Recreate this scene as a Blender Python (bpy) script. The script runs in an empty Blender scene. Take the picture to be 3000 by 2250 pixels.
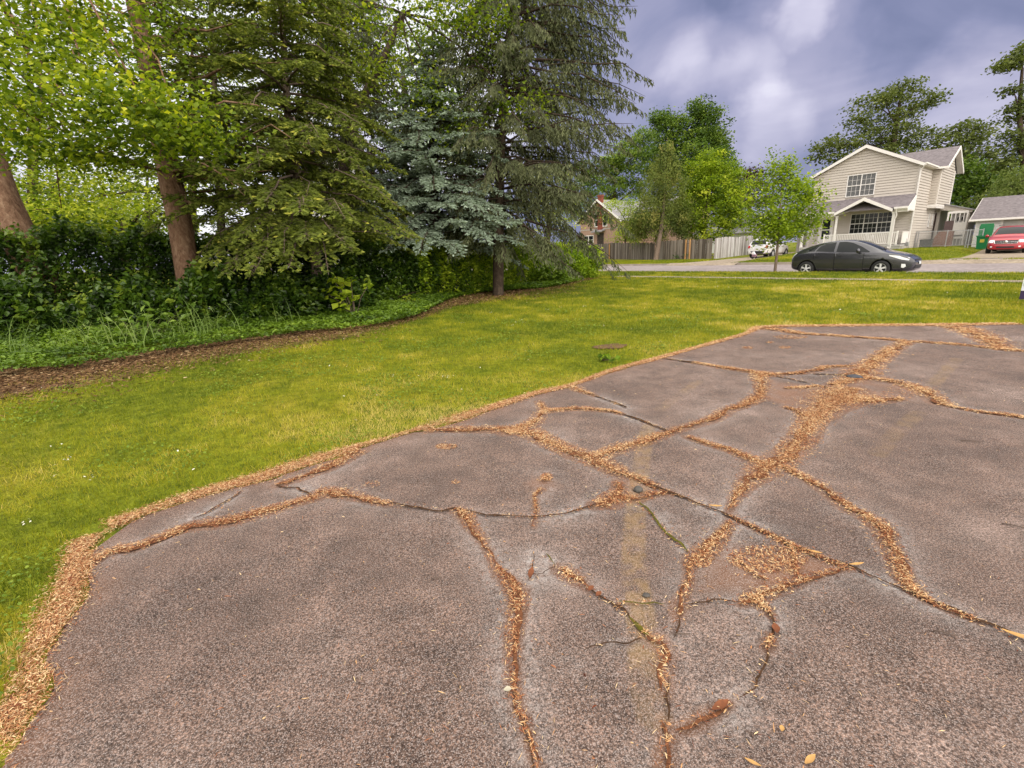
import bpy, bmesh, math, random
import numpy as np
from mathutils import Vector, Matrix
from mathutils.bvhtree import BVHTree
sc = bpy.context.scene
COL = sc.collection
D2R = math.radians

# ------------------------------------------------------------------ camera
F, PITCH, ROLL, EYE = 1400.0, D2R(15.3), D2R(-2.3), 1.4
def _rx(a):
    c, s = math.cos(a), math.sin(a); return np.array([[1, 0, 0], [0, c, -s], [0, s, c]])
def _rz(a):
    c, s = math.cos(a), math.sin(a); return np.array([[c, -s, 0], [s, c, 0], [0, 0, 1]])
CR = _rx(math.pi/2 - PITCH) @ _rz(ROLL)
CP = np.array([0.0, 0.0, EYE])
cam = bpy.data.objects.new('camera', bpy.data.cameras.new('camera'))
COL.objects.link(cam); sc.camera = cam
cam.data.sensor_width = 36.0; cam.data.lens = 36.0*F/3000.0
cam.data.clip_start = 0.05; cam.data.clip_end = 3000
cam.matrix_world = Matrix.Translation(CP.tolist()) @ Matrix(CR.tolist()).to_4x4()
def ray(px, py): return CR @ np.array([(px-1500)/F, -(py-1125)/F, -1.0])
def at(px, py, z=0.0):
    d = ray(px, py); k = (z-EYE)/d[2]; return CP + d*k
def atZ(px, py, Z): return CP + ray(px, py)*Z
def depth(p): return float(-(CR.T @ (np.asarray(p, float)-CP))[2])
RA = D2R(39.4)
U = np.array([math.sin(RA), -math.cos(RA), 0.0]); N = np.array([math.cos(RA), math.sin(RA), 0.0])
STREET_ROT = math.atan2(U[1], U[0])
def W(s, t, z=0.0): return U*s + N*t + np.array([0, 0, z])
def ST(p): return float(p[0]*U[0]+p[1]*U[1]), float(p[0]*N[0]+p[1]*N[1])

# ------------------------------------------------------------------ tagging
def tag(o, label=None, cat=None, group=None, kind=None):
    if label: o['label'] = label
    if cat: o['category'] = cat
    if group: o['group'] = group
    if kind: o['kind'] = kind
    return o
def empty(name, loc=(0, 0, 0), rz=0.0, label=None, cat=None, group=None):
    o = bpy.data.objects.new(name, None); COL.objects.link(o)
    o.location = [float(v) for v in loc]; o.rotation_euler = (0, 0, rz); o.empty_display_size = .2
    return tag(o, label, cat, group)
def link(name, me, mats, parent=None):
    o = bpy.data.objects.new(name, me); COL.objects.link(o)
    for m in (mats if isinstance(mats, (list, tuple)) else [mats]): me.materials.append(m)
    if parent is not None: o.parent = parent
    return o
def copy_tree(o, parent=None):
    c = o.copy(); COL.objects.link(c)
    if parent is not None: c.parent = parent
    for ch in list(o.children): copy_tree(ch, c)
    return c

# ------------------------------------------------------------------ meshes
def npmesh(name, V, Fc, mats, parent=None, attrs=None, smooth=False, midx=None):
    V = np.asarray(V, np.float32); Fc = np.asarray(Fc, np.int32); k = Fc.shape[1]
    me = bpy.data.meshes.new(name)
    me.vertices.add(len(V)); me.vertices.foreach_set('co', V.ravel())
    me.loops.add(Fc.size); me.loops.foreach_set('vertex_index', Fc.ravel())
    me.polygons.add(len(Fc)); me.polygons.foreach_set('loop_start', np.arange(0, Fc.size, k, dtype=np.int32))
    if midx is not None: me.polygons.foreach_set('material_index', np.asarray(midx, np.int32))
    me.polygons.foreach_set('use_smooth', np.full(len(Fc), bool(smooth)))
    for n, a in (attrs or {}).items():
        at_ = me.attributes.new(n, 'FLOAT', 'POINT'); at_.data.foreach_set('value', np.asarray(a, np.float32))
    me.update(calc_edges=True)
    return link(name, me, mats, parent)

class MB:
    """collects simple solids and links them as one mesh object"""
    def __init__(s): s.v = []; s.f = []; s.m = []
    def add(s, vs, fs, mi=0):
        b = len(s.v); s.v += [tuple(float(c) for c in v) for v in vs]
        for f in fs: s.f.append([b+i for i in f]); s.m.append(mi)
        return s
    def box(s, x0, x1, y0, y1, z0, z1, mi=0):
        vs = [(x, y, z) for z in (z0, z1) for y in (y0, y1) for x in (x0, x1)]
        return s.add(vs, [(0, 2, 3, 1), (4, 5, 7, 6), (0, 1, 5, 4), (2, 6, 7, 3), (0, 4, 6, 2), (1, 3, 7, 5)], mi)
    def prism(s, poly, vec, mi=0):
        n = len(poly); vec = np.asarray(vec, float)
        vs = [tuple(p) for p in poly] + [tuple(np.asarray(p, float)+vec) for p in poly]
        fs = [tuple(range(n))[::-1], tuple(range(n, 2*n))] + [(i, (i+1) % n, n+(i+1) % n, n+i) for i in range(n)]
        return s.add(vs, fs, mi)
    def quad(s, a, b, c, d, mi=0): return s.add([a, b, c, d], [(0, 1, 2, 3)], mi)
    def bar(s, p0, p1, w, h=None, mi=0, up=(0, 0, 1)):
        p0 = np.asarray(p0, float); p1 = np.asarray(p1, float); h = h or w
        d = p1-p0; d /= np.linalg.norm(d); u = np.asarray(up, float)
        if abs(d @ u) > .95: u = np.array([0, 1.0, 0])
        a = np.cross(d, u); a /= np.linalg.norm(a); b = np.cross(a, d)
        vs = [p+a*(i*w/2)+b*(j*h/2) for p in (p0, p1) for i, j in ((-1, -1), (1, -1), (1, 1), (-1, 1))]
        return s.add(vs, [(3, 2, 1, 0), (4, 5, 6, 7), (0, 1, 5, 4), (1, 2, 6, 5), (2, 3, 7, 6), (3, 0, 4, 7)], mi)
    def tube(s, pts, rs, n=8, mi=0, caps=True, wob=0.0, rng=None):
        pts = [np.asarray(p, float) for p in pts]
        if np.isscalar(rs): rs = [rs]*len(pts)
        b = len(s.v); ref = np.array([0.31, 0.87, 0.39])
        for i, p in enumerate(pts):
            d = pts[min(i+1, len(pts)-1)]-pts[max(i-1, 0)]; d /= (np.linalg.norm(d)+1e-9)
            a = np.cross(d, ref); a /= (np.linalg.norm(a)+1e-9); c = np.cross(d, a)
            for j in range(n):
                t = 2*math.pi*j/n; r = rs[i]*(1+(rng.uniform(-wob, wob) if wob else 0))
                s.v.append(tuple(p+a*(r*math.cos(t))+c*(r*math.sin(t))))
        for i in range(len(pts)-1):
            for j in range(n):
                s.f.append([b+i*n+j, b+i*n+(j+1) % n, b+(i+1)*n+(j+1) % n, b+(i+1)*n+j]); s.m.append(mi)
        if caps:
            s.f.append([b+j for j in range(n)][::-1]); s.m.append(mi)
            e = b+(len(pts)-1)*n; s.f.append([e+j for j in range(n)]); s.m.append(mi)
        return s
    def lathe(s, prof, c, axis='z', n=24, mi=0):
        b = len(s.v); c = np.asarray(c, float)
        for r, h in prof:
            for j in range(n):
                t = 2*math.pi*j/n; a, e = r*math.cos(t), r*math.sin(t)
                o = (a, e, h) if axis == 'z' else ((a, h, e) if axis == 'y' else (h, a, e))
                s.v.append(tuple(c+np.array(o)))
        for i in range(len(prof)-1):
            for j in range(n):
                s.f.append([b+i*n+j, b+i*n+(j+1) % n, b+(i+1)*n+(j+1) % n, b+(i+1)*n+j]); s.m.append(mi)
        return s
    def build(s, name, mats, parent=None, smooth=False, bevel=0.0, recalc=True):
        me = bpy.data.meshes.new(name); me.from_pydata(s.v, [], s.f); me.update()
        me.polygons.foreach_set('material_index', s.m)
        if recalc or bevel:
            bm = bmesh.new(); bm.from_mesh(me)
            if bevel: bmesh.ops.bevel(bm, geom=list(bm.edges), offset=bevel, segments=2, affect='EDGES', profile=.6)
            bmesh.ops.recalc_face_normals(bm, faces=list(bm.faces)); bm.to_mesh(me); bm.free()
        if smooth: me.polygons.foreach_set('use_smooth', [True]*len(me.polygons))
        return link(name, me, mats, parent)

def vnoise(x, y, seed=0):
    x = np.asarray(x, float); y = np.asarray(y, float)
    xi = np.floor(x).astype(np.int64); yi = np.floor(y).astype(np.int64); fx = x-xi; fy = y-yi
    fx = fx*fx*(3-2*fx); fy = fy*fy*(3-2*fy)
    def h(a, b):
        n = (a*374761393 + b*668265263 + seed*974711) & 0x7fffffff
        n = ((n ^ (n >> 13))*1274126177) & 0x7fffffff
        return ((n ^ (n >> 16)) & 0xffff)/65535.0
    return (h(xi, yi)*(1-fx)+h(xi+1, yi)*fx)*(1-fy)+(h(xi, yi+1)*(1-fx)+h(xi+1, yi+1)*fx)*fy
def fbm(x, y, seed=0, o=3):
    r = 0; a = .5; t = 0
    for i in range(o):
        r = r+a*vnoise(np.asarray(x)*2**i, np.asarray(y)*2**i, seed+i*17); t += a; a *= .5
    return r/t
def in_poly(X, Y, P):
    P = np.asarray(P, float); ins = np.zeros(np.shape(X), bool); n = len(P); j = n-1
    for i in range(n):
        xi, yi = P[i, 0], P[i, 1]; xj, yj = P[j, 0], P[j, 1]
        if yi != yj: ins ^= ((yi > Y) != (yj > Y)) & (X < (xj-xi)*(Y-yi)/(yj-yi)+xi)
        j = i
    return ins
def seg_dist(X, Y, P, Wd=None):
    """distance to polyline, its half width there and the nearest point"""
    P = np.asarray(P, float); best = np.full(X.shape, 1e9); wb = np.zeros(X.shape); nx = np.zeros(X.shape); ny = np.zeros(X.shape)
    for i in range(len(P)-1):
        ax, ay = P[i, :2]; dx, dy = P[i+1, 0]-ax, P[i+1, 1]-ay; L = dx*dx+dy*dy+1e-12
        k = np.clip(((X-ax)*dx+(Y-ay)*dy)/L, 0, 1); qx = ax+k*dx; qy = ay+k*dy
        d = np.hypot(X-qx, Y-qy); m = d < best
        best[m] = d[m]; nx[m] = qx[m]; ny[m] = qy[m]
        if Wd is not None: wb[m] = (Wd[i]+(Wd[i+1]-Wd[i])*k)[m]
    return best, wb, nx, ny

# ------------------------------------------------------------------ materials
def nt_new(name):
    m = bpy.data.materials.new(name); m.use_nodes = True; nt = m.node_tree; nt.nodes.clear()
    out = nt.nodes.new('ShaderNodeOutputMaterial'); return m, nt, out
def nd(nt, typ, **kw):
    n = nt.nodes.new(typ)
    for k, v in kw.items():
        if k.startswith('i_'): n.inputs[k[2:].replace('_', ' ')].default_value = v
        else: setattr(n, k, v)
    return n
def ramp(nt, stops, fac=None, interp='LINEAR'):
    r = nt.nodes.new('ShaderNodeValToRGB'); e = r.color_ramp.elements; r.color_ramp.interpolation = interp
    while len(e) < len(stops): e.new(.5)
    for i, (p, c) in enumerate(stops):
        e[i].position = p; e[i].color = (*c, 1) if len(c) == 3 else c
    if fac is not None: nt.links.new(fac, r.inputs['Fac'])
    return r
def noise(nt, vec, scale, detail=3.0, rough=.55, dist=0.0):
    n = nt.nodes.new('ShaderNodeTexNoise'); n.inputs['Scale'].default_value = scale; n.inputs['Detail'].default_value = detail
    n.inputs['Roughness'].default_value = rough; n.inputs['Distortion'].default_value = dist
    if vec is not None: nt.links.new(vec, n.inputs['Vector'])
    return n
def mixc(nt, a, b, fac, mode='MIX'):
    m = nt.nodes.new('ShaderNodeMix'); m.data_type = 'RGBA'; m.blend_type = mode
    for s, v in ((m.inputs[6], a), (m.inputs[7], b), (m.inputs[0], fac)):
        if hasattr(v, 'is_output') or isinstance(v, bpy.types.NodeSocket): nt.links.new(v, s)
        elif isinstance(v, (int, float)): s.default_value = v
        else: s.default_value = (*v, 1)
    return m.outputs[2]
def math_n(nt, op, a, b=None, c=None, clamp=False):
    m = nt.nodes.new('ShaderNodeMath'); m.operation = op; m.use_clamp = clamp
    for i, v in enumerate((a, b, c)):
        if v is None: continue
        if isinstance(v, (int, float)): m.inputs[i].default_value = v
        else: nt.links.new(v, m.inputs[i])
    return m.outputs[0]
def sm(c1, c0=0):  # sRGB 0-255 -> linear
    return tuple(((x/255)/12.92 if x/255 <= .04045 else ((x/255+.055)/1.055)**2.4) for x in c1)
def mat(name, col, rough=.6, metal=0.0, spec=.4, var=.15, vscale=6.0, bump=0.0, bscale=40.0, coat=0.0, stretch=(1, 1, 1)):
    m, nt, out = nt_new(name); L = nt.links.new
    b = nd(nt, 'ShaderNodeBsdfPrincipled'); L(b.outputs[0], out.inputs[0])
    b.inputs['Roughness'].default_value = rough; b.inputs['Metallic'].default_value = metal
    b.inputs['Specular IOR Level'].default_value = spec; b.inputs['Coat Weight'].default_value = coat
    tc = nd(nt, 'ShaderNodeTexCoord'); mp = nd(nt, 'ShaderNodeMapping'); mp.inputs['Scale'].default_value = stretch
    L(tc.outputs['Object'], mp.inputs['Vector'])
    n = noise(nt, mp.outputs[0], vscale, 5)
    lo = tuple(c*(1-var) for c in col); hi = tuple(min(1, c*(1+var)) for c in col)
    r = ramp(nt, [(.25, lo), (.75, hi)], n.outputs['Fac']); L(r.outputs[0], b.inputs['Base Color'])
    if bump:
        n2 = noise(nt, mp.outputs[0], bscale, 4); bp = nd(nt, 'ShaderNodeBump'); bp.inputs['Strength'].default_value = bump
        bp.inputs['Distance'].default_value = .02; L(n2.outputs['Fac'], bp.inputs['Height']); L(bp.outputs[0], b.inputs['Normal'])
    return m
def leafmat(name, stops, transl=.35, rough=.6, spec=.2, tscale=(1.25, 1.35, .6)):
    """colour from the per-leaf 'tint'; part of the light passes through the blade"""
    m, nt, out = nt_new(name); L = nt.links.new
    a = nd(nt, 'ShaderNodeAttribute', attribute_name='tint')
    r = ramp(nt, stops, a.outputs['Fac'])
    b = nd(nt, 'ShaderNodeBsdfPrincipled'); b.inputs['Roughness'].default_value = rough; b.inputs['Specular IOR Level'].default_value = spec
    L(r.outputs[0], b.inputs['Base Color'])
    t = nd(nt, 'ShaderNodeBsdfTranslucent'); L(mixc(nt, r.outputs[0], tscale, 1.0, 'MULTIPLY'), t.inputs['Color'])
    mx = nd(nt, 'ShaderNodeMixShader'); mx.inputs[0].default_value = transl
    L(b.outputs[0], mx.inputs[1]); L(t.outputs[0], mx.inputs[2]); L(mx.outputs[0], out.inputs[0])
    return m
def glassmat(name, col, rough=.05):
    m, nt, out = nt_new(name); b = nd(nt, 'ShaderNodeBsdfPrincipled'); nt.links.new(b.outputs[0], out.inputs[0])
    b.inputs['Base Color'].default_value = (*col, 1); b.inputs['Roughness'].default_value = rough
    b.inputs['Specular IOR Level'].default_value = .22; return m

# ------------------------------------------------------------------ sky and sun
SUN_EL, SUN_AZ = D2R(38), D2R(158)   # azimuth clockwise from +Y
wd = bpy.data.worlds.new('World'); sc.world = wd; wd.use_nodes = True
nt = wd.node_tree; nt.nodes.clear(); L = nt.links.new
wo = nd(nt, 'ShaderNodeOutputWorld'); bg = nd(nt, 'ShaderNodeBackground'); L(bg.outputs[0], wo.inputs[0])
bg.inputs['Strength'].default_value = .1
sky = nd(nt, 'ShaderNodeTexSky'); sky.sky_type = 'NISHITA'; sky.sun_disc = False
sky.sun_elevation = SUN_EL; sky.sun_rotation = SUN_AZ; sky.air_density = 1.2; sky.dust_density = 2.0
tc = nd(nt, 'ShaderNodeTexCoord'); sep = nd(nt, 'ShaderNodeSeparateXYZ'); L(tc.outputs['Generated'], sep.inputs[0])
zc = math_n(nt, 'MAXIMUM', sep.outputs[2], 0.0)
den = math_n(nt, 'ADD', zc, .16)
cx = math_n(nt, 'DIVIDE', sep.outputs[0], den); cy = math_n(nt, 'DIVIDE', sep.outputs[1], den)
cv = nd(nt, 'ShaderNodeCombineXYZ'); L(cx, cv.inputs[0]); L(cy, cv.inputs[1])
st_v = nd(nt, 'ShaderNodeVectorMath', operation='MULTIPLY'); L(tc.outputs['Generated'], st_v.inputs[0]); st_v.inputs[1].default_value = (3.4, 3.4, 8.0)
n1 = noise(nt, st_v.outputs[0], 1.0, 5.0, .52, .6)
n2 = noise(nt, cv.outputs[0], .55, 2.0, .5, .1)
dens = math_n(nt, 'ADD', math_n(nt, 'MULTIPLY', n1.outputs['Fac'], .6), math_n(nt, 'MULTIPLY', n2.outputs['Fac'], .4))
# places where the cloud deck is thin and bright
wob = noise(nt, tc.outputs['Generated'], 9.0, 4.0, .55)
wv = nd(nt, 'ShaderNodeVectorMath', operation='MULTIPLY_ADD'); L(wob.outputs['Color'], wv.inputs[0])
wv.inputs[1].default_value = (.14, .14, .08); L(tc.outputs['Generated'], wv.inputs[2])
wv2 = nd(nt, 'ShaderNodeVectorMath', operation='SUBTRACT'); L(wv.outputs[0], wv2.inputs[0]); wv2.inputs[1].default_value = (.07, .07, .04)
wn = nd(nt, 'ShaderNodeVectorMath', operation='NORMALIZE'); L(wv2.outputs[0], wn.inputs[0])
thin = None
for px, py, half, amp in ((2350, 30, 3.0, .36), (2345, 70, 7.0, .30), (2060, 170, 4.5, .26), (2190, 225, 4.0, .22), (1890, 90, 7.0, .30),
                          (2230, 385, 5.0, .36), (2420, 350, 4.0, .2), (2860, 320, 7.0, .40), (2300, 500, 12, .22), (2700, 480, 9, .2), (1900, 380, 8, .25), (1350, 300, 13, .45), (850, 150, 26, .75), (200, 250, 24, .75)):
    d = ray(px, py); d /= np.linalg.norm(d)
    dp = nd(nt, 'ShaderNodeVectorMath', operation='DOT_PRODUCT'); L(wn.outputs[0], dp.inputs[0]); dp.inputs[1].default_value = d.tolist()
    mr = nd(nt, 'ShaderNodeMapRange', interpolation_type='SMOOTHSTEP'); L(dp.outputs['Value'], mr.inputs[0])
    mr.inputs[1].default_value = math.cos(D2R(half)); mr.inputs[2].default_value = 1.0; mr.inputs[3].default_value = 0; mr.inputs[4].default_value = amp
    thin = mr.outputs[0] if thin is None else math_n(nt, 'ADD', thin, mr.outputs[0])
f = math_n(nt, 'ADD', math_n(nt, 'MULTIPLY', math_n(nt, 'SUBTRACT', dens, .47), 1.45), thin)
f = math_n(nt, 'MAXIMUM', f, 0.0)
cr = ramp(nt, [(0.0, (1.7, 1.92, 3.3)), (.2, (2.4, 2.55, 4.1)), (.45, (3.8, 3.75, 5.3)), (.75, (6.2, 6.0, 7.4)), (1.0, (9.5, 9.5, 10))], f)
zen = nd(nt, 'ShaderNodeMapRange', interpolation_type='SMOOTHSTEP'); L(sep.outputs[2], zen.inputs[0])
zen.inputs[1].default_value = .52; zen.inputs[2].default_value = .9
back = nd(nt, 'ShaderNodeMapRange', interpolation_type='SMOOTHSTEP'); L(sep.outputs[1], back.inputs[0])
back.inputs[1].default_value = .05; back.inputs[2].default_value = -.6; back.inputs[3].default_value = 0; back.inputs[4].default_value = 1
brt = math_n(nt, 'MAXIMUM', zen.outputs[0], back.outputs[0])  # brighter unseen sky overhead and behind, added to light ground and trees
cl = mixc(nt, cr.outputs[0], (24.0, 22.6, 20.2), brt)
full = mixc(nt, sky.outputs[0], cl, .93)
L(full, bg.inputs['Color'])
sun = bpy.data.objects.new('sun', bpy.data.lights.new('sun', 'SUN')); COL.objects.link(sun)
sun.data.energy = 1.5; sun.data.angle = D2R(14); sun.data.color = (1.0, .95, .86)
sd = Vector((math.sin(SUN_AZ)*math.cos(SUN_EL), math.cos(SUN_AZ)*math.cos(SUN_EL), math.sin(SUN_EL)))
sun.rotation_euler = sd.to_track_quat('Z', 'Y').to_euler()
sc.view_settings.view_transform = 'Standard'; sc.view_settings.look = 'None'; sc.view_settings.gamma = 1.0
sc.view_settings.use_curve_mapping = False; sc.view_settings.exposure = 0.28
sc.cycles.max_bounces = 8; sc.cycles.transparent_max_bounces = 8; sc.cycles.diffuse_bounces = 4
sc.cycles.caustics_reflective = False; sc.cycles.caustics_refractive = False

# ------------------------------------------------------------------ ground
ROAD0, ROAD1 = 23.9, 34.2
def ground_z(s, t):
    s = np.asarray(s, float); t = np.asarray(t, float)
    near = np.interp(t, [-60, 18.5, 19.4, 21.2, 21.9, 23.0, 23.88], [-.012, -.012, .02, .02, .07, .10, .09])
    road = np.interp(t, [ROAD0, ROAD1], [-.09, .0])
    house = np.interp(t, [34.5, 36.5, 42, 47.5, 60, 90, 400], [.13, .2, .38, .57, .58, .6, .8])
    gar = np.interp(t, [34.5, 40, 45.5, 53, 60, 90, 400], [.11, .10, .13, .28, .35, .5, .8])
    left = np.interp(t, [34.5, 40, 46, 50, 60, 90, 400], [.11, .11, .15, .24, .35, .4, .8])
    k = np.clip((s+7.6)/2.2, 0, 1); k2 = np.clip((s+19.0)/2.5, 0, 1); k = k*k*(3-2*k); k2 = k2*k2*(3-2*k2)
    far = (left*(1-k2)+house*k2)*(1-k)+gar*k
    ln = np.clip((-s-30)/20, 0, 1); far = far+ln*np.clip((t-38)/20, 0, 1)*.12
    return np.where(t < ROAD0, near, np.where(t <= ROAD1+.12, road, far))
def gpt(s, t, dz=0.0): return W(s, t, float(ground_z(s, t))+dz)

def px_line(pts, z=0.0): return np.array([at(x, y, z) for x, y in pts])
# edges read on the ground plane
PAVE = px_line([(12, 2238), (108, 2094), (160, 1997), (130, 1943), (175, 1853), (253, 1750), (265, 1642), (283, 1581), (362, 1539), (482, 1491), (663, 1437),
                (777, 1410), (874, 1377), (1025, 1328), (1055, 1313), (1205, 1268), (1329, 1242), (1450, 1200), (1578, 1156), (1668, 1134), (1800, 1088), (1936, 1051), (2044, 1020),
                (2180, 982), (2223, 963), (2260, 958), (2776, 954), (3000, 951)])
LAWNE = px_line([(0, 2076), (45, 1973), (90, 1853), (130, 1762), (193, 1666), (205, 1587), (253, 1545), (362, 1509), (482, 1467), (633, 1422), (783, 1380), (904, 1337),
                 (1085, 1295), (1205, 1262), (1275, 1232), (1442, 1187), (1578, 1146), (1668, 1128), (1800, 1080), (1936, 1045), (2044, 1015), (2180, 977), (2223, 957), (2400, 953), (2776, 949), (3000, 946)])
MULCH = px_line([(-500, 1265), (0, 1160), (226, 1128), (452, 1083), (678, 1038), (904, 1002), (1000, 988), (1126, 957), (1216, 934), (1262, 918), (1307, 900), (1397, 886), (1500, 874), (1578, 862), (1641, 846), (1691, 826), (1759, 814), (1778, 806)])
COVER = px_line([(-500, 1190), (0, 1092), (226, 1070), (452, 1033), (678, 1002), (904, 972), (1081, 955), (1194, 930), (1262, 900), (1293, 884), (1352, 866), (1450, 850), (1578, 846), (1660, 830), (1720, 812)])
pe = PAVE[-1]; dxy = U[:2]
PAVE_POLY = np.vstack([PAVE[:, :2], [pe[:2]+dxy*14, (18, -6), (-1.6, -6), (-1.15, -1.5)]])
def smooth_line(P, n=4, amp=0.0, seed=1):
    """resample and roughen a polyline"""
    P = np.asarray(P, float)[:, :2]; out = []
    for i in range(len(P)-1):
        for k in range(n):
            u = k/n; p0 = P[max(i-1, 0)]; p1 = P[i]; p2 = P[i+1]; p3 = P[min(i+2, len(P)-1)]
            out.append(.5*((2*p1)+(-p0+p2)*u+(2*p0-5*p1+4*p2-p3)*u*u+(-p0+3*p1-3*p2+p3)*u**3))
    out.append(P[-1]); out = np.array(out)
    if amp:
        out[:, 0] += (vnoise(np.arange(len(out))*.9, np.zeros(len(out)), seed)-.5)*2*amp
        out[:, 1] += (vnoise(np.arange(len(out))*.9, np.ones(len(out))*7, seed)-.5)*2*amp
    return out

# ground sheet
def graded(lo, hi, f):
    v = [lo]
    while v[-1] < hi: v.append(v[-1]+f(v[-1]))
    return np.array(v)
gs = np.unique(np.concatenate([graded(-30, 16, lambda a: .5), graded(16, 400, lambda a: max(.6, (a-14)*.2)), -graded(30, 500, lambda a: max(.6, (a-28)*.2))]))
gt = np.unique(np.round(np.concatenate([graded(-25, 70, lambda a: .5), [ROAD0-.02, ROAD0+.001, ROAD1+.12, ROAD1+.121, 23.0, 21.9, 21.2, 19.4], graded(70, 600, lambda a: max(1, (a-66)*.2)), -graded(25, 300, lambda a: max(1, (a-22)*.2))]), 4))
S_, T_ = np.meshgrid(gs, gt)
Zg = ground_z(S_, T_)-np.where((T_ > ROAD0) & (T_ < ROAD1+.12), .06, 0)
Pg = S_[..., None]*U+T_[..., None]*N; Pg[..., 2] = Zg
ny, nx = S_.shape; idx = np.arange(ny*nx).reshape(ny, nx)
Fg = np.stack([idx[:-1, :-1], idx[:-1, 1:], idx[1:, 1:], idx[1:, :-1]], -1).reshape(-1, 4)

mg, nt, out = nt_new('ground_turf'); L = nt.links.new
b = nd(nt, 'ShaderNodeBsdfPrincipled'); L(b.outputs[0], out.inputs[0]); b.inputs['Roughness'].default_value = .9; b.inputs['Specular IOR Level'].default_value = .15
tc = nd(nt, 'ShaderNodeTexCoord')
na = noise(nt, tc.outputs['Object'], .55, 5, .6); nb = noise(nt, tc.outputs['Object'], 9, 4, .6); nc = noise(nt, tc.outputs['Object'], 55, 3, .6)
c = ramp(nt, [(.3, (.115, .15, .010)), (.5, (.17, .195, .011)), (.72, (.26, .225, .028))], na.outputs['Fac']).outputs[0]
c = mixc(nt, c, ramp(nt, [(.35, (.5, .55, .45)), (.65, (1.25, 1.2, 1.2))], nb.outputs['Fac']).outputs[0], 1.0, 'MULTIPLY')
c = mixc(nt, c, ramp(nt, [(.3, (.55, .55, .5)), (.7, (1.3, 1.3, 1.3))], nc.outputs['Fac']).outputs[0], 1.0, 'MULTIPLY')
L(c, b.inputs['Base Color'])
bp = nd(nt, 'ShaderNodeBump'); bp.inputs['Strength'].default_value = .8; bp.inputs['Distance'].default_value = .03; L(nc.outputs['Fac'], bp.inputs['Height']); L(bp.outputs[0], b.inputs['Normal'])
g = npmesh('ground', Pg.reshape(-1, 3), Fg, mg, smooth=True); tag(g, kind='structure')

# road, kerbs, sidewalks, driveways
def asphalt(name, lo, hi, speck, sc_=60, crk=True):
    m, nt, out = nt_new(name); L = nt.links.new
    b = nd(nt, 'ShaderNodeBsdfPrincipled'); L(b.outputs[0], out.inputs[0]); b.inputs['Roughness'].default_value = .88; b.inputs['Specular IOR Level'].default_value = .25
    tc = nd(nt, 'ShaderNodeTexCoord')
    n0 = noise(nt, tc.outputs['Object'], .6, 6, .65); n1 = noise(nt, tc.outputs['Object'], sc_, 3, .7); n3 = noise(nt, tc.outputs['Object'], 6, 5, .65)
    c = ramp(nt, [(.3, lo), (.7, hi)], n0.outputs['Fac']).outputs[0]
    c = mixc(nt, c, ramp(nt, [(.35, (.72, .7, .7)), (.65, (1.2, 1.2, 1.2))], n3.outputs['Fac']).outputs[0], 1.0, 'MULTIPLY')
    c = mixc(nt, c, speck, ramp(nt, [(.55, (0, 0, 0)), (.72, (.7, .7, .7))], n1.outputs['Fac']).outputs[0])
    L(c, b.inputs['Base Color'])
    bp = nd(nt, 'ShaderNodeBump'); bp.inputs['Strength'].default_value = .4; bp.inputs['Distance'].default_value = .01; L(n1.outputs['Fac'], bp.inputs['Height']); L(bp.outputs[0], b.inputs['Normal'])
    return m
M_road = asphalt('worn_road', (.20, .17, .17), (.30, .26, .26), (.42, .38, .36), 25)
M_conc = asphalt('old_concrete', (.22, .175, .13), (.32, .265, .20), (.42, .36, .3), 40)
M_kerb = mat('kerb_concrete', (.34, .29, .24), .85, var=.3, vscale=2.0)
def strip(name, s0, s1, t0, t1, dz, m, ns=60, ntt=6, edge=0.0):
    ss = np.linspace(s0, s1, ns+1); tt = np.linspace(t0, t1, ntt+1); S, T = np.meshgrid(ss, tt)
    if edge:
        e = (vnoise(ss*1.7, ss*0+3.3, 5)-.5)*2*edge; T[0] += e; T[-1] += (vnoise(ss*2.1, ss*0+9.1, 6)-.5)*2*edge
    P = S[..., None]*U+T[..., None]*N; P[..., 2] = ground_z(S, T)+dz
    i = np.arange(S.size).reshape(S.shape); Fc = np.stack([i[:-1, :-1], i[:-1, 1:], i[1:, 1:], i[1:, :-1]], -1).reshape(-1, 4)
    return npmesh(name, P.reshape(-1, 3), Fc, m, smooth=True)
tag(strip('road', -240, 120, ROAD0, ROAD1, 0.0, M_road, 120, 8), kind='structure')
tag(strip('sidewalk', -16.2, 60, 20.15, 21.0, .006, M_conc, 180, 3, .09), kind='structure')
def kerb(name, s0, s1, t, w, h, zt=None):
    mb = MB(); n = max(2, int((s1-s0)/3)); ss = np.linspace(s0, s1, n+1)
    for a, b_ in zip(ss[:-1], ss[1:]):
        z0 = float(ground_z(a, t+.02 if t > 30 else t-.05)); z0 = (.02 if t > 30 else -.09)
        p = [W(a, t, z0-.1), W(a, t+w, z0-.1), W(a, t+w, z0+h), W(a, t, z0+h)]
        mb.prism(p, W(b_-a-.012, 0, 0))
    return tag(mb.build(name, M_kerb), kind='structure')
kerb('kerb', -16.5, -6.6, ROAD1-.02, .16, .13); kerb('kerb', -200, -21.5, ROAD1-.02, .16, .11); kerb('kerb', -200, 80, ROAD0-.13, .13, .185)
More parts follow.
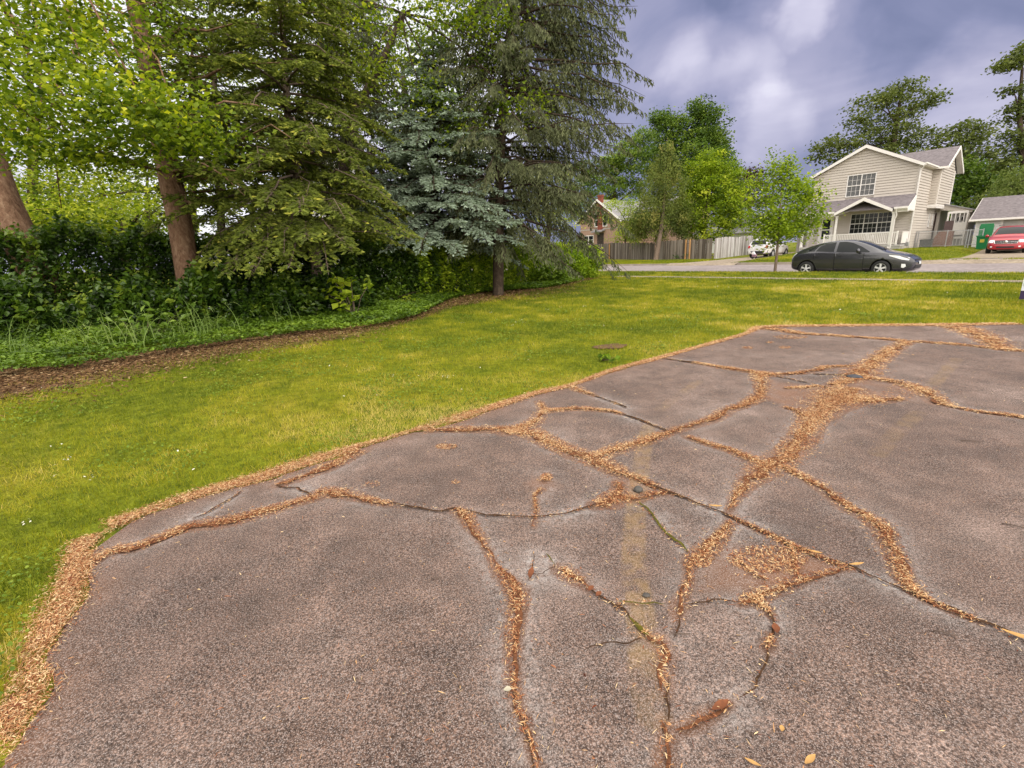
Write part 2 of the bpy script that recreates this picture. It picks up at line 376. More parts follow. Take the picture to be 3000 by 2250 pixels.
# driveways (sheets that follow the ground)
def sheet(name, st, m, dz=.012, n=10):
    """quad patch given by corners (s,t): a b c d"""
    a, b_, c_, d_ = [np.array(p, float) for p in st]; u = np.linspace(0, 1, n+1); A, B = np.meshgrid(u, u)
    q = (a*(1-A)[..., None]+b_*A[..., None])*(1-B)[..., None]+(d_*(1-A)[..., None]+c_*A[..., None])*B[..., None]
    S, T = q[..., 0], q[..., 1]; P = S[..., None]*U+T[..., None]*N; P[..., 2] = ground_z(S, np.maximum(T, ROAD1+.13))+dz
    i = np.arange(S.size).reshape(S.shape); Fc = np.stack([i[:-1, :-1], i[:-1, 1:], i[1:, 1:], i[1:, :-1]], -1).reshape(-1, 4)
    return tag(npmesh(name, P.reshape(-1, 3), Fc, m, smooth=True), kind='structure')
sheet('driveway', [(-21.4, 34.25), (-16.6, 34.25), (-17.0, 58), (-21.6, 58)], M_conc)
def apron(s0, s1):
    ss = np.linspace(s0, s1, 9); V = []
    for t_, z_ in ((33.72, .004), (34.40, .165)): V += [tuple(W(a, t_, z_ if t_ > 34 else float(ground_z(a, t_))+z_)) for a in ss]
    for a in ss: V.append(tuple(W(a, 34.9, float(ground_z(a, 34.9))+.016)))
    Fq = [(r*9+i, r*9+i+1, (r+1)*9+i+1, (r+1)*9+i) for r in (0, 1) for i in range(8)]
    return tag(npmesh('driveway_apron', V, Fq, M_conc), kind='structure')
apron(-21.7, -16.3)
M_drive2 = asphalt('broken_driveway', (.24, .2, .16), (.36, .3, .25), (.45, .4, .33), 15)
sheet('driveway', [(-6.5, 34.25), (8, 34.25), (8, 38.2), (-5.4, 38.2)], M_drive2, .010)
apron(-6.7, 8.2)
sheet('driveway', [(-5.3, 38.2), (4, 38.2), (3.0, 52.8), (-5.9, 52.8)], M_conc, .014)
sheet('path', [(-5.6, 37.2), (20, 37.2), (20, 38.15), (-5.4, 38.15)], M_conc, .03)

# ------------------------------------------------------------------ cracked pavement
# crack lines read on the ground plane: (x, y, width across the line in photograph pixels, kind)  kind l = full of litter, d = bare dark crack, m = mossy
CR_PX = [
 ('l', [(258,1652,26),(330,1610,24),(407,1600,26),(500,1562,24),(560,1540,30),(680,1525,34),(812,1488,28),(935,1452,26)]),
 ('l', [(925,1445,20),(960,1438,30),(1031,1452,26),(1090,1465,18),(1140,1478,14)]),
 ('d', [(1130,1476,7),(1290,1498,7),(1334,1494,8),(1424,1512,7),(1560,1516,7),(1668,1505,8),(1743,1480,10)]),
 ('l', [(808,1422,14),(880,1400,20),(964,1368,26),(1049,1318,34)]),
 ('d', [(808,1422,5),(870,1430,5),(915,1450,6)]),
 ('d', [(560,1521,4),(600,1508,4),(639,1485,5),(680,1462,4),(711,1437,4)]),
 ('l', [(1240,1262,14),(1298,1258,20),(1444,1258,24),(1546,1264,36),(1607,1295,36),(1688,1330,40),(1749,1348,46),(1810,1382,36),(1871,1403,20),(1932,1431,14)]),
 ('d', [(1860,1400,8),(1932,1431,9),(2000,1456,10),(2100,1496,9),(2136,1512,11),(2200,1541,10),(2316,1598,14),(2400,1632,12),(2484,1663,9),(2560,1692,7),(2633,1722,8),(2690,1746,12),(2769,1781,10),(2860,1818,9),(2960,1858,10),(3060,1902,10)]),
 ('l', [(2136,1512,8),(2230,1556,12),(2316,1598,18),(2400,1632,16),(2484,1663,10)]),
 ('l', [(2640,1700,14),(2700,1750,18),(2769,1781,12),(2860,1818,9)]),
 ('l', [(1749,1340,30),(1810,1315,30),(1892,1293,26),(1961,1266,18),(2044,1242,16),(2098,1224,20),(2136,1200,18),(2180,1187,14),(2228,1160,20)]),
 ('l', [(1480,1270,20),(1560,1240,26),(1596,1200,20),(1578,1176,14)]),
 ('l', [(1596,1203,14),(1700,1196,14),(1790,1204,10),(1820,1212,6)]),
 ('l', [(1668,1130,14),(1700,1145,10),(1740,1158,8)]),
 ('d', [(1740,1160,4),(1800,1180,4),(1840,1195,5)]),
 ('d', [(1790,1204,5),(1860,1228,6),(1908,1243,6),(1960,1266,6)]),
 ('l', [(2228,1160,40),(2232,1128,46),(2224,1100,34),(2250,1092,18)]),
 ('d', [(1936,1049,4),(2000,1058,5),(2044,1063,6)]),
 ('l', [(2030,1062,7),(2125,1078,10),(2207,1090,11),(2250,1098,13)]),
 ('l', [(2250,1098,8),(2342,1092,9),(2397,1083,10),(2424,1073,9),(2505,1073,6)]),
 ('d', [(2272,1101,4),(2348,1117,4),(2435,1139,4)]),
 ('d', [(2380,1096,3),(2440,1098,3),(2510,1098,4)]),
 ('l', [(2300,1138,6),(2360,1135,8),(2400,1130,6)]),
 ('l', [(2657,1000,8),(2620,1020,12),(2587,1041,16),(2543,1074,24),(2521,1092,34),(2500,1108,20),(2440,1128,14)]),
 ('l', [(2500,1136,30),(2478,1155,62),(2413,1193,56),(2375,1236,52),(2353,1280,60),(2304,1334,50),(2261,1361,62),(2201,1404,48),(2158,1453,28),(2136,1500,14)]),
 ('l', [(2460,1166,30),(2560,1172,22),(2646,1168,8)]),
 ('l', [(2530,1106,18),(2614,1117,16),(2679,1133,18),(2722,1155,20),(2755,1182,18),(2787,1190,8)]),
 ('l', [(2780,1190,7),(2885,1209,8),(2960,1216,12),(3060,1236,10)]),
 ('l', [(2299,1193,7),(2342,1204,12),(2365,1222,16)]),
 ('l', [(2261,1361,30),(2201,1345,22),(2136,1318,18),(2071,1299,16),(2012,1280,12)]),
 ('l', [(2290,1365,20),(2370,1404,20),(2424,1442,24),(2478,1486,24),(2549,1518,32),(2587,1553,40),(2598,1585,38),(2619,1625,38),(2633,1660,40),(2650,1698,36),(2685,1738,24),(2730,1764,16)]),
 ('l', [(2223,960,12),(2261,962,12),(2342,976,9),(2505,987,7),(2657,998,8),(2831,1011,7),(2939,1024,9),(3060,1032,8)]),
 ('l', [(2793,954,14),(2858,976,15),(2912,1003,16),(2939,1022,12)]),
 ('l', [(1334,1494,22),(1363,1512,40),(1383,1545,32),(1416,1588,20),(1434,1628,12),(1452,1665,20),(1485,1698,44),(1517,1735,64),(1517,1779,58),(1507,1840,54),(1502,1890,46),(1503,1939,42),(1503,1998,36),(1517,2066,30),(1540,2129,26),(1558,2188,17),(1571,2255,10)]),
 ('d', [(1520,2080,6),(1545,2150,7),(1558,2190,8),(1571,2250,10),(1576,2280,10)]),
 ('d', [(1548,1700,14),(1560,1672,12),(1562,1640,5),(1562,1616,5)]),
 ('l', [(1566,1545,9),(1570,1494,12),(1566,1453,10),(1587,1433,14)]),
 ('l', [(1592,1412,20),(1601,1392,18)]),
 ('d', [(1562,1690,6),(1595,1685,4),(1627,1665,6),(1640,1668,3)]),
 ('m', [(1593,1626,6),(1606,1637,7),(1627,1661,5)]),
 ('l', [(1640,1668,34),(1668,1683,44),(1700,1708,36),(1722,1726,14)]),
 ('d', [(1722,1726,14),(1730,1733,16),(1742,1740,6),(1753,1748,14),(1766,1757,7),(1786,1765,8),(1800,1780,10),(1814,1781,12),(1835,1799,9),(1851,1824,10)]),
 ('m', [(1840,1806,9),(1851,1824,13),(1884,1850,22),(1905,1868,12)]),
 ('l', [(1884,1850,16),(1910,1870,26),(1933,1882,40)]),
 ('m', [(1810,1765,8),(1847,1766,9),(1888,1768,8),(1912,1763,7),(1950,1769,6)]),
 ('d', [(1814,1766,8),(1812,1781,10)]),
 ('l', [(1930,1876,50),(1946,1916,48),(1946,1962,38),(1951,1998,24),(1956,2029,14)]),
 ('d', [(1951,1990,14),(1956,2029,12),(1956,2075,16),(1951,2120,14)]),
 ('l', [(1951,2110,24),(1956,2142,46),(1951,2179,44),(1946,2224,54),(1946,2275,60)]),
 ('d', [(1970,1872,12),(1977,1850,11),(1983,1826,12),(1985,1803,10)]),
 ('l', [(1985,1805,30),(1987,1776,56),(2005,1740,22),(2019,1708,30),(2023,1677,28),(2022,1645,46),(2059,1622,52),(2090,1594,46),(2118,1566,34),(2140,1530,22)]),
 ('m', [(1867,1472,8),(1900,1502,6),(1928,1529,6),(1953,1559,8),(1977,1586,16),(2000,1606,8),(2016,1622,5)]),
 ('l', [(1810,1413,36),(1814,1445,46),(1782,1472,56),(1745,1480,30)]),
 ('l', [(1790,1455,30),(1851,1462,24),(1912,1449,20),(1961,1441,14)]),
 ('d', [(2000,1774,6),(2068,1765,7),(2090,1757,5),(2113,1761,7),(2172,1768,8)]),
 ('l', [(2172,1768,20),(2199,1755,44),(2244,1731,44),(2307,1711,32),(2362,1693,20),(2407,1678,10),(2475,1666,6)]),
 ('l', [(2205,1750,30),(2240,1779,24),(2256,1801,12)]),
 ('d', [(2240,1775,14),(2258,1803,13),(2274,1833,13),(2271,1853,16),(2252,1878,10),(2247,1919,9),(2231,1955,8),(2222,1975,10),(2209,1989,15),(2211,2018,7),(2186,2031,10),(2159,2049,6)]),
 ('l', [(2262,1860,16),(2252,1884,34),(2246,1905,16)]),
 ('l', [(2140,2060,12),(2114,2072,22),(2069,2097,40),(2023,2124,36),(1975,2140,30)]),
 ('l', [(2208,1684,12),(2250,1702,20)]), ('l', [(2150,1635,6),(2175,1652,8),(2208,1684,10)]),
 ('d', [(1707,1912,3),(1740,1900,4),(1779,1887,5),(1810,1880,6),(1833,1885,6),(1860,1876,6),(1890,1866,6)]),
 ('l', [(2316,1600,10),(2325,1640,26),(2335,1690,30)]),
 ('d', [(2484,1663,5),(2430,1680,5),(2400,1684,5)]),
]
CRK = []
for kind, pts in CR_PX:
    P, wd_ = [], []
    for i, (x, y, w) in enumerate(pts):
        a_ = pts[max(i-1, 0)]; b_ = pts[min(i+1, len(pts)-1)]
        tx, ty = b_[0]-a_[0], b_[1]-a_[1]; l_ = math.hypot(tx, ty); ox, oy = -ty/l_*w/2, tx/l_*w/2
        P.append(at(x, y)[:2]); wd_.append(np.linalg.norm(at(x+ox, y+oy)-at(x-ox, y-oy))*(.84 if kind == 'l' else 1))
    CRK.append((kind, np.array(P), np.array(wd_)))
STRIPES = [([(1905,1245),(1892,1280),(1875,1390),(1862,1500),(1857,1657),(1868,1740),(1883,1860),(1893,1990),(1915,2090)], .055, 1.0),
           ([(2045,1118),(2017,1139),(1957,1182),(1935,1200)], .05, .55), ([(2803,1052),(2744,1117),(2715,1150)], .055, .8), ([(2690,1209),(2624,1269),(2570,1330)], .055, .5),
           ([(2370,1225),(2420,1285),(2450,1330)], .06, .15)]
DIRT = [[(2020,1640),(2110,1590),(2300,1610),(2470,1660),(2360,1700),(2200,1740),(2060,1730)], [(2230,1165),(2250,1110),(2420,1135),(2530,1100),(2640,1160),(2470,1170),(2400,1200),(2340,1200)],
        [(1810,1400),(1880,1410),(1960,1440),(1850,1460)], [(2560,1110),(2700,1140),(2740,1190),(2560,1160)], [(1540,1420),(1600,1390),(1640,1430),(1580,1470)]]

gx = np.unique(np.concatenate([graded(0, 17, lambda a: max(.016, .0075*a)), -graded(0, 2.2, lambda a: max(.016, .0075*a))]))
gy = np.concatenate([[-3, -1.5, -.6], graded(-.1, 13.5, lambda a: max(.016, .0075*a))])
X, Y = np.meshgrid(gx, gy); ins = in_poly(X, Y, PAVE_POLY)
fm = ins[:-1, :-1] | ins[:-1, 1:] | ins[1:, 1:] | ins[1:, :-1]
idx = np.arange(X.size).reshape(X.shape)
Fc = np.stack([idx[:-1, :-1], idx[:-1, 1:], idx[1:, 1:], idx[1:, :-1]], -1)[fm]
used = np.zeros(X.size, bool); used[Fc.ravel()] = True
x = X.ravel()[used].copy(); y = Y.ravel()[used].copy(); iu = ins.ravel()[used]
mp_ = np.cumsum(used)-1; Fc = mp_[Fc]
edge_line = smooth_line(np.vstack([PAVE[:, :2], [pe[:2]+dxy*14]]), 5, .012, 3)
dd, _, qx, qy = seg_dist(x[~iu], y[~iu], edge_line)
sel = np.where(~iu)[0][dd < .4]; x[sel] = qx[dd < .4]; y[sel] = qy[dd < .4]
halo = np.zeros(len(x)); crk = np.zeros(len(x)); bed = np.zeros(len(x))
for kind, P, w in CRK:
    lo = P.min(0)-.5; hi = P.max(0)+.5; m = (x > lo[0]) & (x < hi[0]) & (y > lo[1]) & (y < hi[1])
    if not m.any(): continue
    d, wb, _, _ = seg_dist(x[m], y[m], P, w)
    d = np.maximum(d-wb*.5, 0)
    halo[m] = np.maximum(halo[m], np.exp(-d/.06)*(.6+.5*np.clip(1-wb/.1, 0, 1)))
    if kind == 'l': bed[m] = np.maximum(bed[m], np.clip(1.1-d/.022, 0, 1))
    crk[m] = np.maximum(crk[m], np.exp(-d/.015))
halo *= np.clip((fbm(x*3.1, y*3.1, 11)-.32)*3, 0.05, 1.1)
paint = np.zeros(len(x))
for pts, hw, amp in STRIPES:
    P = smooth_line(px_line(pts)); d = seg_dist(x, y, P)[0]
    paint = np.maximum(paint, amp*np.clip((hw-d)/.012+.5, 0, 1)*np.clip((fbm(x*26, y*26, 21)-.22)*2.6, 0, 1)*np.clip((fbm(x*2.5, y*2.5, 4)-.1)*2.2, .35, 1))
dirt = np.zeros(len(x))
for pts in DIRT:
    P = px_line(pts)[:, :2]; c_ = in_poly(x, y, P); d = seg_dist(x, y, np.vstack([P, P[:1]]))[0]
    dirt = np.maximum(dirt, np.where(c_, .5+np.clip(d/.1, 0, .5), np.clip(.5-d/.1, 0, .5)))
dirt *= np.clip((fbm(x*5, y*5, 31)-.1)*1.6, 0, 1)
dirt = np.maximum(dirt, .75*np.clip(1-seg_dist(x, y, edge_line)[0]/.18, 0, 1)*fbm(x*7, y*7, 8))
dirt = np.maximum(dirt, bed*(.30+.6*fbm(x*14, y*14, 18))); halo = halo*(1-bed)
moss = np.clip((fbm(x*1.1+5, y*1.1, 41)-.5)*3, 0, 1)
z = (fbm(x*.9, y*.9, 2)-.5)*.012+(fbm(x*6, y*6, 5)-.5)*.003-.006*np.clip(crk-.55, 0, 1)*2
PAVE_Z = lambda X_, Y_: (fbm(X_*.9, Y_*.9, 2)-.5)*.012+(fbm(X_*6, Y_*6, 5)-.5)*.003

mp, nt, out = nt_new('weathered_pavement'); L = nt.links.new
b = nd(nt, 'ShaderNodeBsdfPrincipled'); L(b.outputs[0], out.inputs[0]); b.inputs['Roughness'].default_value = .82; b.inputs['Specular IOR Level'].default_value = .3
tc = nd(nt, 'ShaderNodeTexCoord'); ob = tc.outputs['Object']
nA = noise(nt, ob, .8, 5, .6); nB = noise(nt, ob, 5, 5, .65); nC = noise(nt, ob, 140, 4, .8); nD = noise(nt, ob, 240, 1.5, .6); nE = noise(nt, ob, 30, 4, .7); nF = noise(nt, ob, 85, 3, .8)
vo = nd(nt, 'ShaderNodeTexVoronoi'); vo.inputs['Scale'].default_value = 185; vo.inputs['Randomness'].default_value = 1; L(ob, vo.inputs['Vector'])
def A_(n): return nd(nt, 'ShaderNodeAttribute', attribute_name=n).outputs['Fac']
c = ramp(nt, [(.32, (.064, .041, .032)), (.5, (.104, .069, .054)), (.68, (.155, .115, .098))], nA.outputs['Fac']).outputs[0]
c = mixc(nt, c, ramp(nt, [(.32, (.66, .64, .63)), (.68, (1.38, 1.35, 1.35))], nB.outputs['Fac']).outputs[0], 1.0, 'MULTIPLY')
c = mixc(nt, c, ramp(nt, [(.37, (.25, .21, .20)), (.5, (.92, .92, .92)), (.63, (2.0, 1.97, 1.95))], nC.outputs['Fac']).outputs[0], 1.0, 'MULTIPLY')
c = mixc(nt, c, ramp(nt, [(.38, (.50, .47, .46)), (.5, (1, 1, 1)), (.62, (1.6, 1.58, 1.57))], nF.outputs['Fac']).outputs[0], 1.0, 'MULTIPLY')
hl = math_n(nt, 'MULTIPLY', math_n(nt, 'MULTIPLY', A_('halo'), ramp(nt, [(.35, (.1, .1, .1)), (.6, (1, 1, 1))], nE.outputs['Fac']).outputs[0]), ramp(nt, [(.40, (.25, .25, .25)), (.56, (1, 1, 1))], nC.outputs['Fac']).outputs[0])
c = mixc(nt, c, (.40, .37, .36), math_n(nt, 'MULTIPLY', hl, .95))
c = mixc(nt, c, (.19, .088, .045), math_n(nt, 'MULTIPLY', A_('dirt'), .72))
# pale stones of the aggregate
st_ = ramp(nt, [(.0, (1, 1, 1)), (.22, (.8, .8, .8)), (.34, (0, 0, 0))], vo.outputs['Distance'])
pick = ramp(nt, [(.52, (0, 0, 0)), (.62, (1, 1, 1))], nd(nt, 'ShaderNodeSeparateColor').outputs[0]); sc_ = pick.inputs['Fac'].links[0].from_node; L(vo.outputs['Color'], sc_.inputs[0])
c = mixc(nt, c, (.58, .50, .47), math_n(nt, 'MULTIPLY', math_n(nt, 'MULTIPLY', st_.outputs[0], pick.outputs[0]), .55))
c = mixc(nt, c, (.44, .37, .35), math_n(nt, 'MULTIPLY', ramp(nt, [(.54, (0, 0, 0)), (.66, (1, 1, 1))], nD.outputs['Fac']).outputs[0], .55))
c = mixc(nt, c, (.40, .25, .08), math_n(nt, 'MULTIPLY', A_('paint'), .26))
L(c, b.inputs['Base Color'])
bh = math_n(nt, 'ADD', nC.outputs['Fac'], math_n(nt, 'MULTIPLY', nD.outputs['Fac'], .5))
bp = nd(nt, 'ShaderNodeBump'); bp.inputs['Strength'].default_value = .55; bp.inputs['Distance'].default_value = .006; L(bh, bp.inputs['Height']); L(bp.outputs[0], b.inputs['Normal'])
M_cd = mat('crack_soil_shade', (.055, .030, .017), .95, var=.5, vscale=40, spec=.1)  # soil brown, made dark to stand in for shade inside the cracks too
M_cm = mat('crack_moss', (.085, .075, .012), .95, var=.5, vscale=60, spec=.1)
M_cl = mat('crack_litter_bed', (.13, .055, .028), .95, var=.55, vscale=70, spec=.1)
# pavement mesh plus the filled crack bands that lie in it
VV = [np.stack([x, y, z], -1)]; FF = [Fc]; MI = [np.zeros(len(Fc), int)]; nb = len(x)
rng = np.random.default_rng(5)
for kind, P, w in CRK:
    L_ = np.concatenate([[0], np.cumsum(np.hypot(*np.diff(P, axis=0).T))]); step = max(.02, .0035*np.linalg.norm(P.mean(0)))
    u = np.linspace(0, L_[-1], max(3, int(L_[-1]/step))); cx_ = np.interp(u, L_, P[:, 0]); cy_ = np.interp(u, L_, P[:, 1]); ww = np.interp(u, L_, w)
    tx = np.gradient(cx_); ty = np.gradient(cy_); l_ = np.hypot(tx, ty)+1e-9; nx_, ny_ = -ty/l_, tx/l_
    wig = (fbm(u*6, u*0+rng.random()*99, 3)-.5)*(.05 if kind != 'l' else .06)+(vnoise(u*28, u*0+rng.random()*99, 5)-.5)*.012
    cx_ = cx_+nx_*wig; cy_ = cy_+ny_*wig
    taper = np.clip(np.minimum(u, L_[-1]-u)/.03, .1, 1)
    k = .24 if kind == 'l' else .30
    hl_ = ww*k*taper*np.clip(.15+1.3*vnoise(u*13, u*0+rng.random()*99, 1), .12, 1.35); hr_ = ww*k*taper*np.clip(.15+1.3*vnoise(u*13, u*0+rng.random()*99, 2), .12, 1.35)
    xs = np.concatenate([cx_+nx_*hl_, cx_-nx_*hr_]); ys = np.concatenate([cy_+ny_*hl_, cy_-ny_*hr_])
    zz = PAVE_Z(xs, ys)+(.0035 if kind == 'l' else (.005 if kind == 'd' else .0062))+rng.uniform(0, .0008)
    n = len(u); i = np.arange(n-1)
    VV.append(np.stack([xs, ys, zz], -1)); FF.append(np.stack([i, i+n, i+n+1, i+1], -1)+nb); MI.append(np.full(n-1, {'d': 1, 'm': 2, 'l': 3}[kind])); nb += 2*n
pad = nb-len(x)
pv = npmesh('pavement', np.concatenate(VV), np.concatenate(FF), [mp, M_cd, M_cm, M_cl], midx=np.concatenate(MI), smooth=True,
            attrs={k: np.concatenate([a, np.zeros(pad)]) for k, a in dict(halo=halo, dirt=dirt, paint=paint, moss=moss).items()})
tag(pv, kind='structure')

# ------------------------------------------------------------------ dry seed litter
def flakes(c, yaw, tilt, roll, Ln, Wd, curl):
    """curved flake: 6 vertices, 2 quads"""
    n = len(c); d = np.stack([np.cos(yaw)*np.cos(tilt), np.sin(yaw)*np.cos(tilt), np.sin(tilt)], -1)
    s = np.stack([-np.sin(yaw)*np.cos(roll), np.cos(yaw)*np.cos(roll), np.sin(roll)], -1); up = np.cross(d, s)
    V = np.empty((n, 6, 3))
    for j, (a, w_) in enumerate(((-.5, .45), (0, 1.0), (.5, .3))):
        m = c+d*(Ln*a)[:, None]+up*(curl*(0 if j == 1 else -1))[:, None]
        V[:, 2*j] = m+s*(Wd*w_/2)[:, None]; V[:, 2*j+1] = m-s*(Wd*w_/2)[:, None]
    i = np.arange(n)[:, None]*6
    Fq = np.concatenate([i+np.array([0, 1, 3, 2]), i+np.array([2, 3, 5, 4])])
    return V.reshape(-1, 3), Fq
M_lit = leafmat('dry_litter', [(0, (.055, .016, .010)), (.22, (.19, .055, .026)), (.48, (.38, .155, .072)), (.75, (.58, .34, .16)), (1, (.78, .58, .34))], .12, .8, .15, (1.1, 1, .8))
rng = np.random.default_rng(11)
LC, LT, LL = [], [], []
def litter(px_, py_, pz, tint, scale=1.0):
    LC.append(np.stack([px_, py_, pz], -1)); LT.append(tint); LL.append(np.full(len(px_), scale) if np.isscalar(scale) else scale)
def tints(n, base=.55): return np.clip(rng.normal(base, .32, n), 0, 1)
for kind, P, w in CRK:
    Ls = np.hypot(*np.diff(P, axis=0).T); area = float((Ls*(w[:-1]+w[1:])/2).sum()); r = np.linalg.norm(P.mean(0)); fs = max(1, r/3.6)
    n = int(area*(24000 if kind == 'l' else 9000)/fs**1.3)+int(Ls.sum()*(200 if kind == 'l' else 70)/fs)
    pr = Ls*(w[:-1]+w[1:]); pr = pr/pr.sum(); k = rng.choice(len(Ls), n, p=pr); u = rng.random(n)
    q = P[k]*(1-u)[:, None]+P[k+1]*u[:, None]; ww = w[k]*(1-u)+w[k+1]*u; tdir = (P[k+1]-P[k])/Ls[k][:, None]
    off = rng.normal(0, .27 if kind == 'l' else .5, n)*ww+rng.normal(0, .010, n)*(rng.random(n) < .5)+rng.normal(0, .045, n)*(rng.random(n) < .10)
    q = q+np.stack([-tdir[:, 1], tdir[:, 0]], -1)*off[:, None]
    hump = np.clip(1-np.abs(off)/(ww*.6+1e-6), 0, 1)
    tn = tints(n, .58+.10*(r > 4))-.22*np.clip(fbm(q[:, 0]*5, q[:, 1]*5, 77)-.5, -.3, .3)*2
    kp = rng.random(n) < np.clip((fbm(q[:, 0]*7, q[:, 1]*7, 78, 3)-.25)*3.6, .22, 1)
    litter(q[kp, 0], q[kp, 1], PAVE_Z(q[kp, 0], q[kp, 1])+.006+(rng.random(n)*.010*hump*(kind == 'l'))[kp], np.clip(tn[kp], 0, 1), fs**.65)
# band between lawn and pavement
Lb = smooth_line(LAWNE, 4); Pb = smooth_line(PAVE, 4)
n = 125000; ub = rng.beta(1.0, 1.35, n)
def along(P, u):
    l_ = np.concatenate([[0], np.cumsum(np.hypot(*np.diff(P, axis=0).T))]); l_ /= l_[-1]; return np.stack([np.interp(u, l_, P[:, 0]), np.interp(u, l_, P[:, 1])], -1)
pa = along(Pb, ub); dl, _, qx, qy = seg_dist(pa[:, 0], pa[:, 1], Lb); v = rng.normal(.5, .27, n)
q = pa*(1-v)[:, None]+np.stack([qx, qy], -1)*v[:, None]+rng.normal(0, .018, (n, 2))
r = np.hypot(q[:, 0], q[:, 1]); keep = rng.random(n) < np.clip(dl/.10, .25, 1)*np.clip(fbm(q[:, 0]*3, q[:, 1]*3, 51)*1.7, .35, 1)
q = q[keep]; r = r[keep]; n = len(q)
litter(q[:, 0], q[:, 1], .004+rng.random(n)*.012, np.clip(tints(n, .60)+.12*np.clip((r-4)/6, 0, 1), 0, 1), np.maximum(1, r/3.2)**.7)
# loose patches and stray seeds
for px_, py_, rx, ry, n in ((1307,1310,32,9,420), (2315,988,50,6,500), (2190,1020,18,4,160), (2256,1003,12,3,80), (2299,1018,20,4,160), (1335,1414,14,6,40), (1601,1400,18,12,160), (2450,1150,60,22,700), (2250,1640,120,40,1300), (1090,1420,26,10,60), (2640,1150,60,20,300), (2060,1640,30,26,300)):
    a = rng.random(n)*6.283; rr = np.sqrt(rng.random(n)); pts = np.array([at(px_+rx*r_*math.cos(t), py_+ry*r_*math.sin(t))[:2] for r_, t in zip(rr, a)])
    litter(pts[:, 0], pts[:, 1], PAVE_Z(pts[:, 0], pts[:, 1])+.005+rng.random(n)*.004, tints(n, .55), max(1, np.linalg.norm(pts[0])/4)**.6)
n = 3600; r = .6+11*rng.random(n)**1.2; a = rng.uniform(-.75, 1.0, n); xx, yy = r*np.sin(a), r*np.cos(a); k = in_poly(xx, yy, PAVE_POLY); xx, yy, r = xx[k], yy[k], r[k]
litter(xx, yy, PAVE_Z(xx, yy)+.005, np.clip(tints(len(xx), .7), 0, 1), np.maximum(1, r/4)**.6*rng.choice([.7, 1, 1.5], len(xx), p=[.6, .32, .08]))
C_ = np.concatenate(LC); T_ = np.concatenate(LT); S_ = np.concatenate(LL); n = len(C_)
thinf = rng.random(n) < .72
Ln = np.where(thinf, rng.uniform(.020, .042, n), rng.uniform(.014, .028, n))*S_*.62; Wd = np.where(thinf, rng.uniform(.0014, .0026, n), rng.uniform(.0026, .0052, n))*S_*.92
V_, F_ = flakes(C_, rng.random(n)*6.283, rng.normal(0, .22, n), rng.normal(0, .45, n), Ln, Wd, rng.uniform(0, .003, n))
o = npmesh('seed_litter', V_, F_, M_lit, attrs={'tint': np.repeat(T_, 6)})
tag(o, 'dry tan and rust seed litter lying in the pavement cracks and along the lawn edge', 'litter', kind='stuff')

# ------------------------------------------------------------------ lawn blades
M_grass = leafmat('lawn_blades', [(0, (.085, .125, .006)), (.3, (.18, .215, .008)), (.6, (.32, .31, .012)), (.85, (.48, .40, .05)), (1, (.62, .48, .16))], .32, .6, .22, (1.15, 1.15, .6))
LAWN_POLY = np.vstack([MULCH[:, :2], [W(-17.6, 21)[:2], W(-40, 21)[:2], W(-40, 23.85)[:2], W(14, 23.85)[:2], W(14, 9.6)[:2]], LAWNE[::-1, :2], [(-1.2, -.5), (-6, 1.5)]])
SIDE = np.array([W(-16.2, 20.15)[:2], W(40, 20.15)[:2], W(40, 21.0)[:2], W(-16.2, 21.0)[:2]])
rng = np.random.default_rng(3)
def polar(n, r0, r1, p, a0=-1.0, a1=.93):
    """points with surface density falling as r^-p"""
    e = 2-p; u = rng.random(n); r = (r0**e+u*(r1**e-r0**e))**(1/e); a = rng.uniform(a0, a1, n); return r*np.sin(a), r*np.cos(a), r
gxs, gys, gr = polar(760000, 1.6, 36, 1.45)
dE = seg_dist(gxs, gys, Lb)[0]
dM = seg_dist(gxs, gys, MULCH)[0]; ok = in_poly(gxs, gys, LAWN_POLY) | ((dE < .05) & (rng.random(len(gxs)) < .25)) | ((gxs > -6.5) & (dM < .9) & (gys > 6) & (dE > .3) & (rng.random(len(gxs)) < np.clip(.75-dM*.75, .1, 1)))
ok &= ~(in_poly(gxs, gys, SIDE) & (rng.random(len(gxs)) < .985))
gxs, gys, gr, dE = gxs[ok], gys[ok], gr[ok], dE[ok]; n = len(gxs)
gsv = gxs*U[0]+gys*U[1]; gtv = gxs*N[0]+gys*N[1]; gz_ = ground_z(gsv, gtv)
patch = fbm(gxs*.45, gys*.45, 61, 4); fine = fbm(gxs*2.6, gys*2.6, 62, 3); mow = .5+.5*np.sin((gsv*.35+gtv)*2*math.pi/1.15+1.5*vnoise(gxs*.3, gys*.3, 9))
tint = .38+(patch-.5)*1.2+(fine-.5)*1.1+(mow-.5)*.13*np.clip((gr-5)/5, 0, 1)+rng.normal(0, .13, n)
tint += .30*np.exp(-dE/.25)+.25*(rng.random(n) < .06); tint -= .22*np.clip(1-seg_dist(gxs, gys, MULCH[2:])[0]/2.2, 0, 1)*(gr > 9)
fsz = np.maximum(1, gr/4.2)
h = rng.uniform(.022, .052, n)*np.where(gr > 8, 1.15, 1)*fsz**.25; w = rng.uniform(.0022, .0046, n)*fsz**.95
yaw = rng.random(n)*6.283; ln = rng.uniform(.15, 1.0, n)*h; ya2 = rng.random(n)*6.283
V_ = np.empty((n, 3, 3)); base = np.stack([gxs, gys, gz_-.004], -1); sx = np.stack([np.cos(yaw), np.sin(yaw), np.zeros(n)], -1)
V_[:, 0] = base+sx*(w/2)[:, None]; V_[:, 1] = base-sx*(w/2)[:, None]; V_[:, 2] = base+np.stack([np.cos(ya2)*ln, np.sin(ya2)*ln, h], -1)
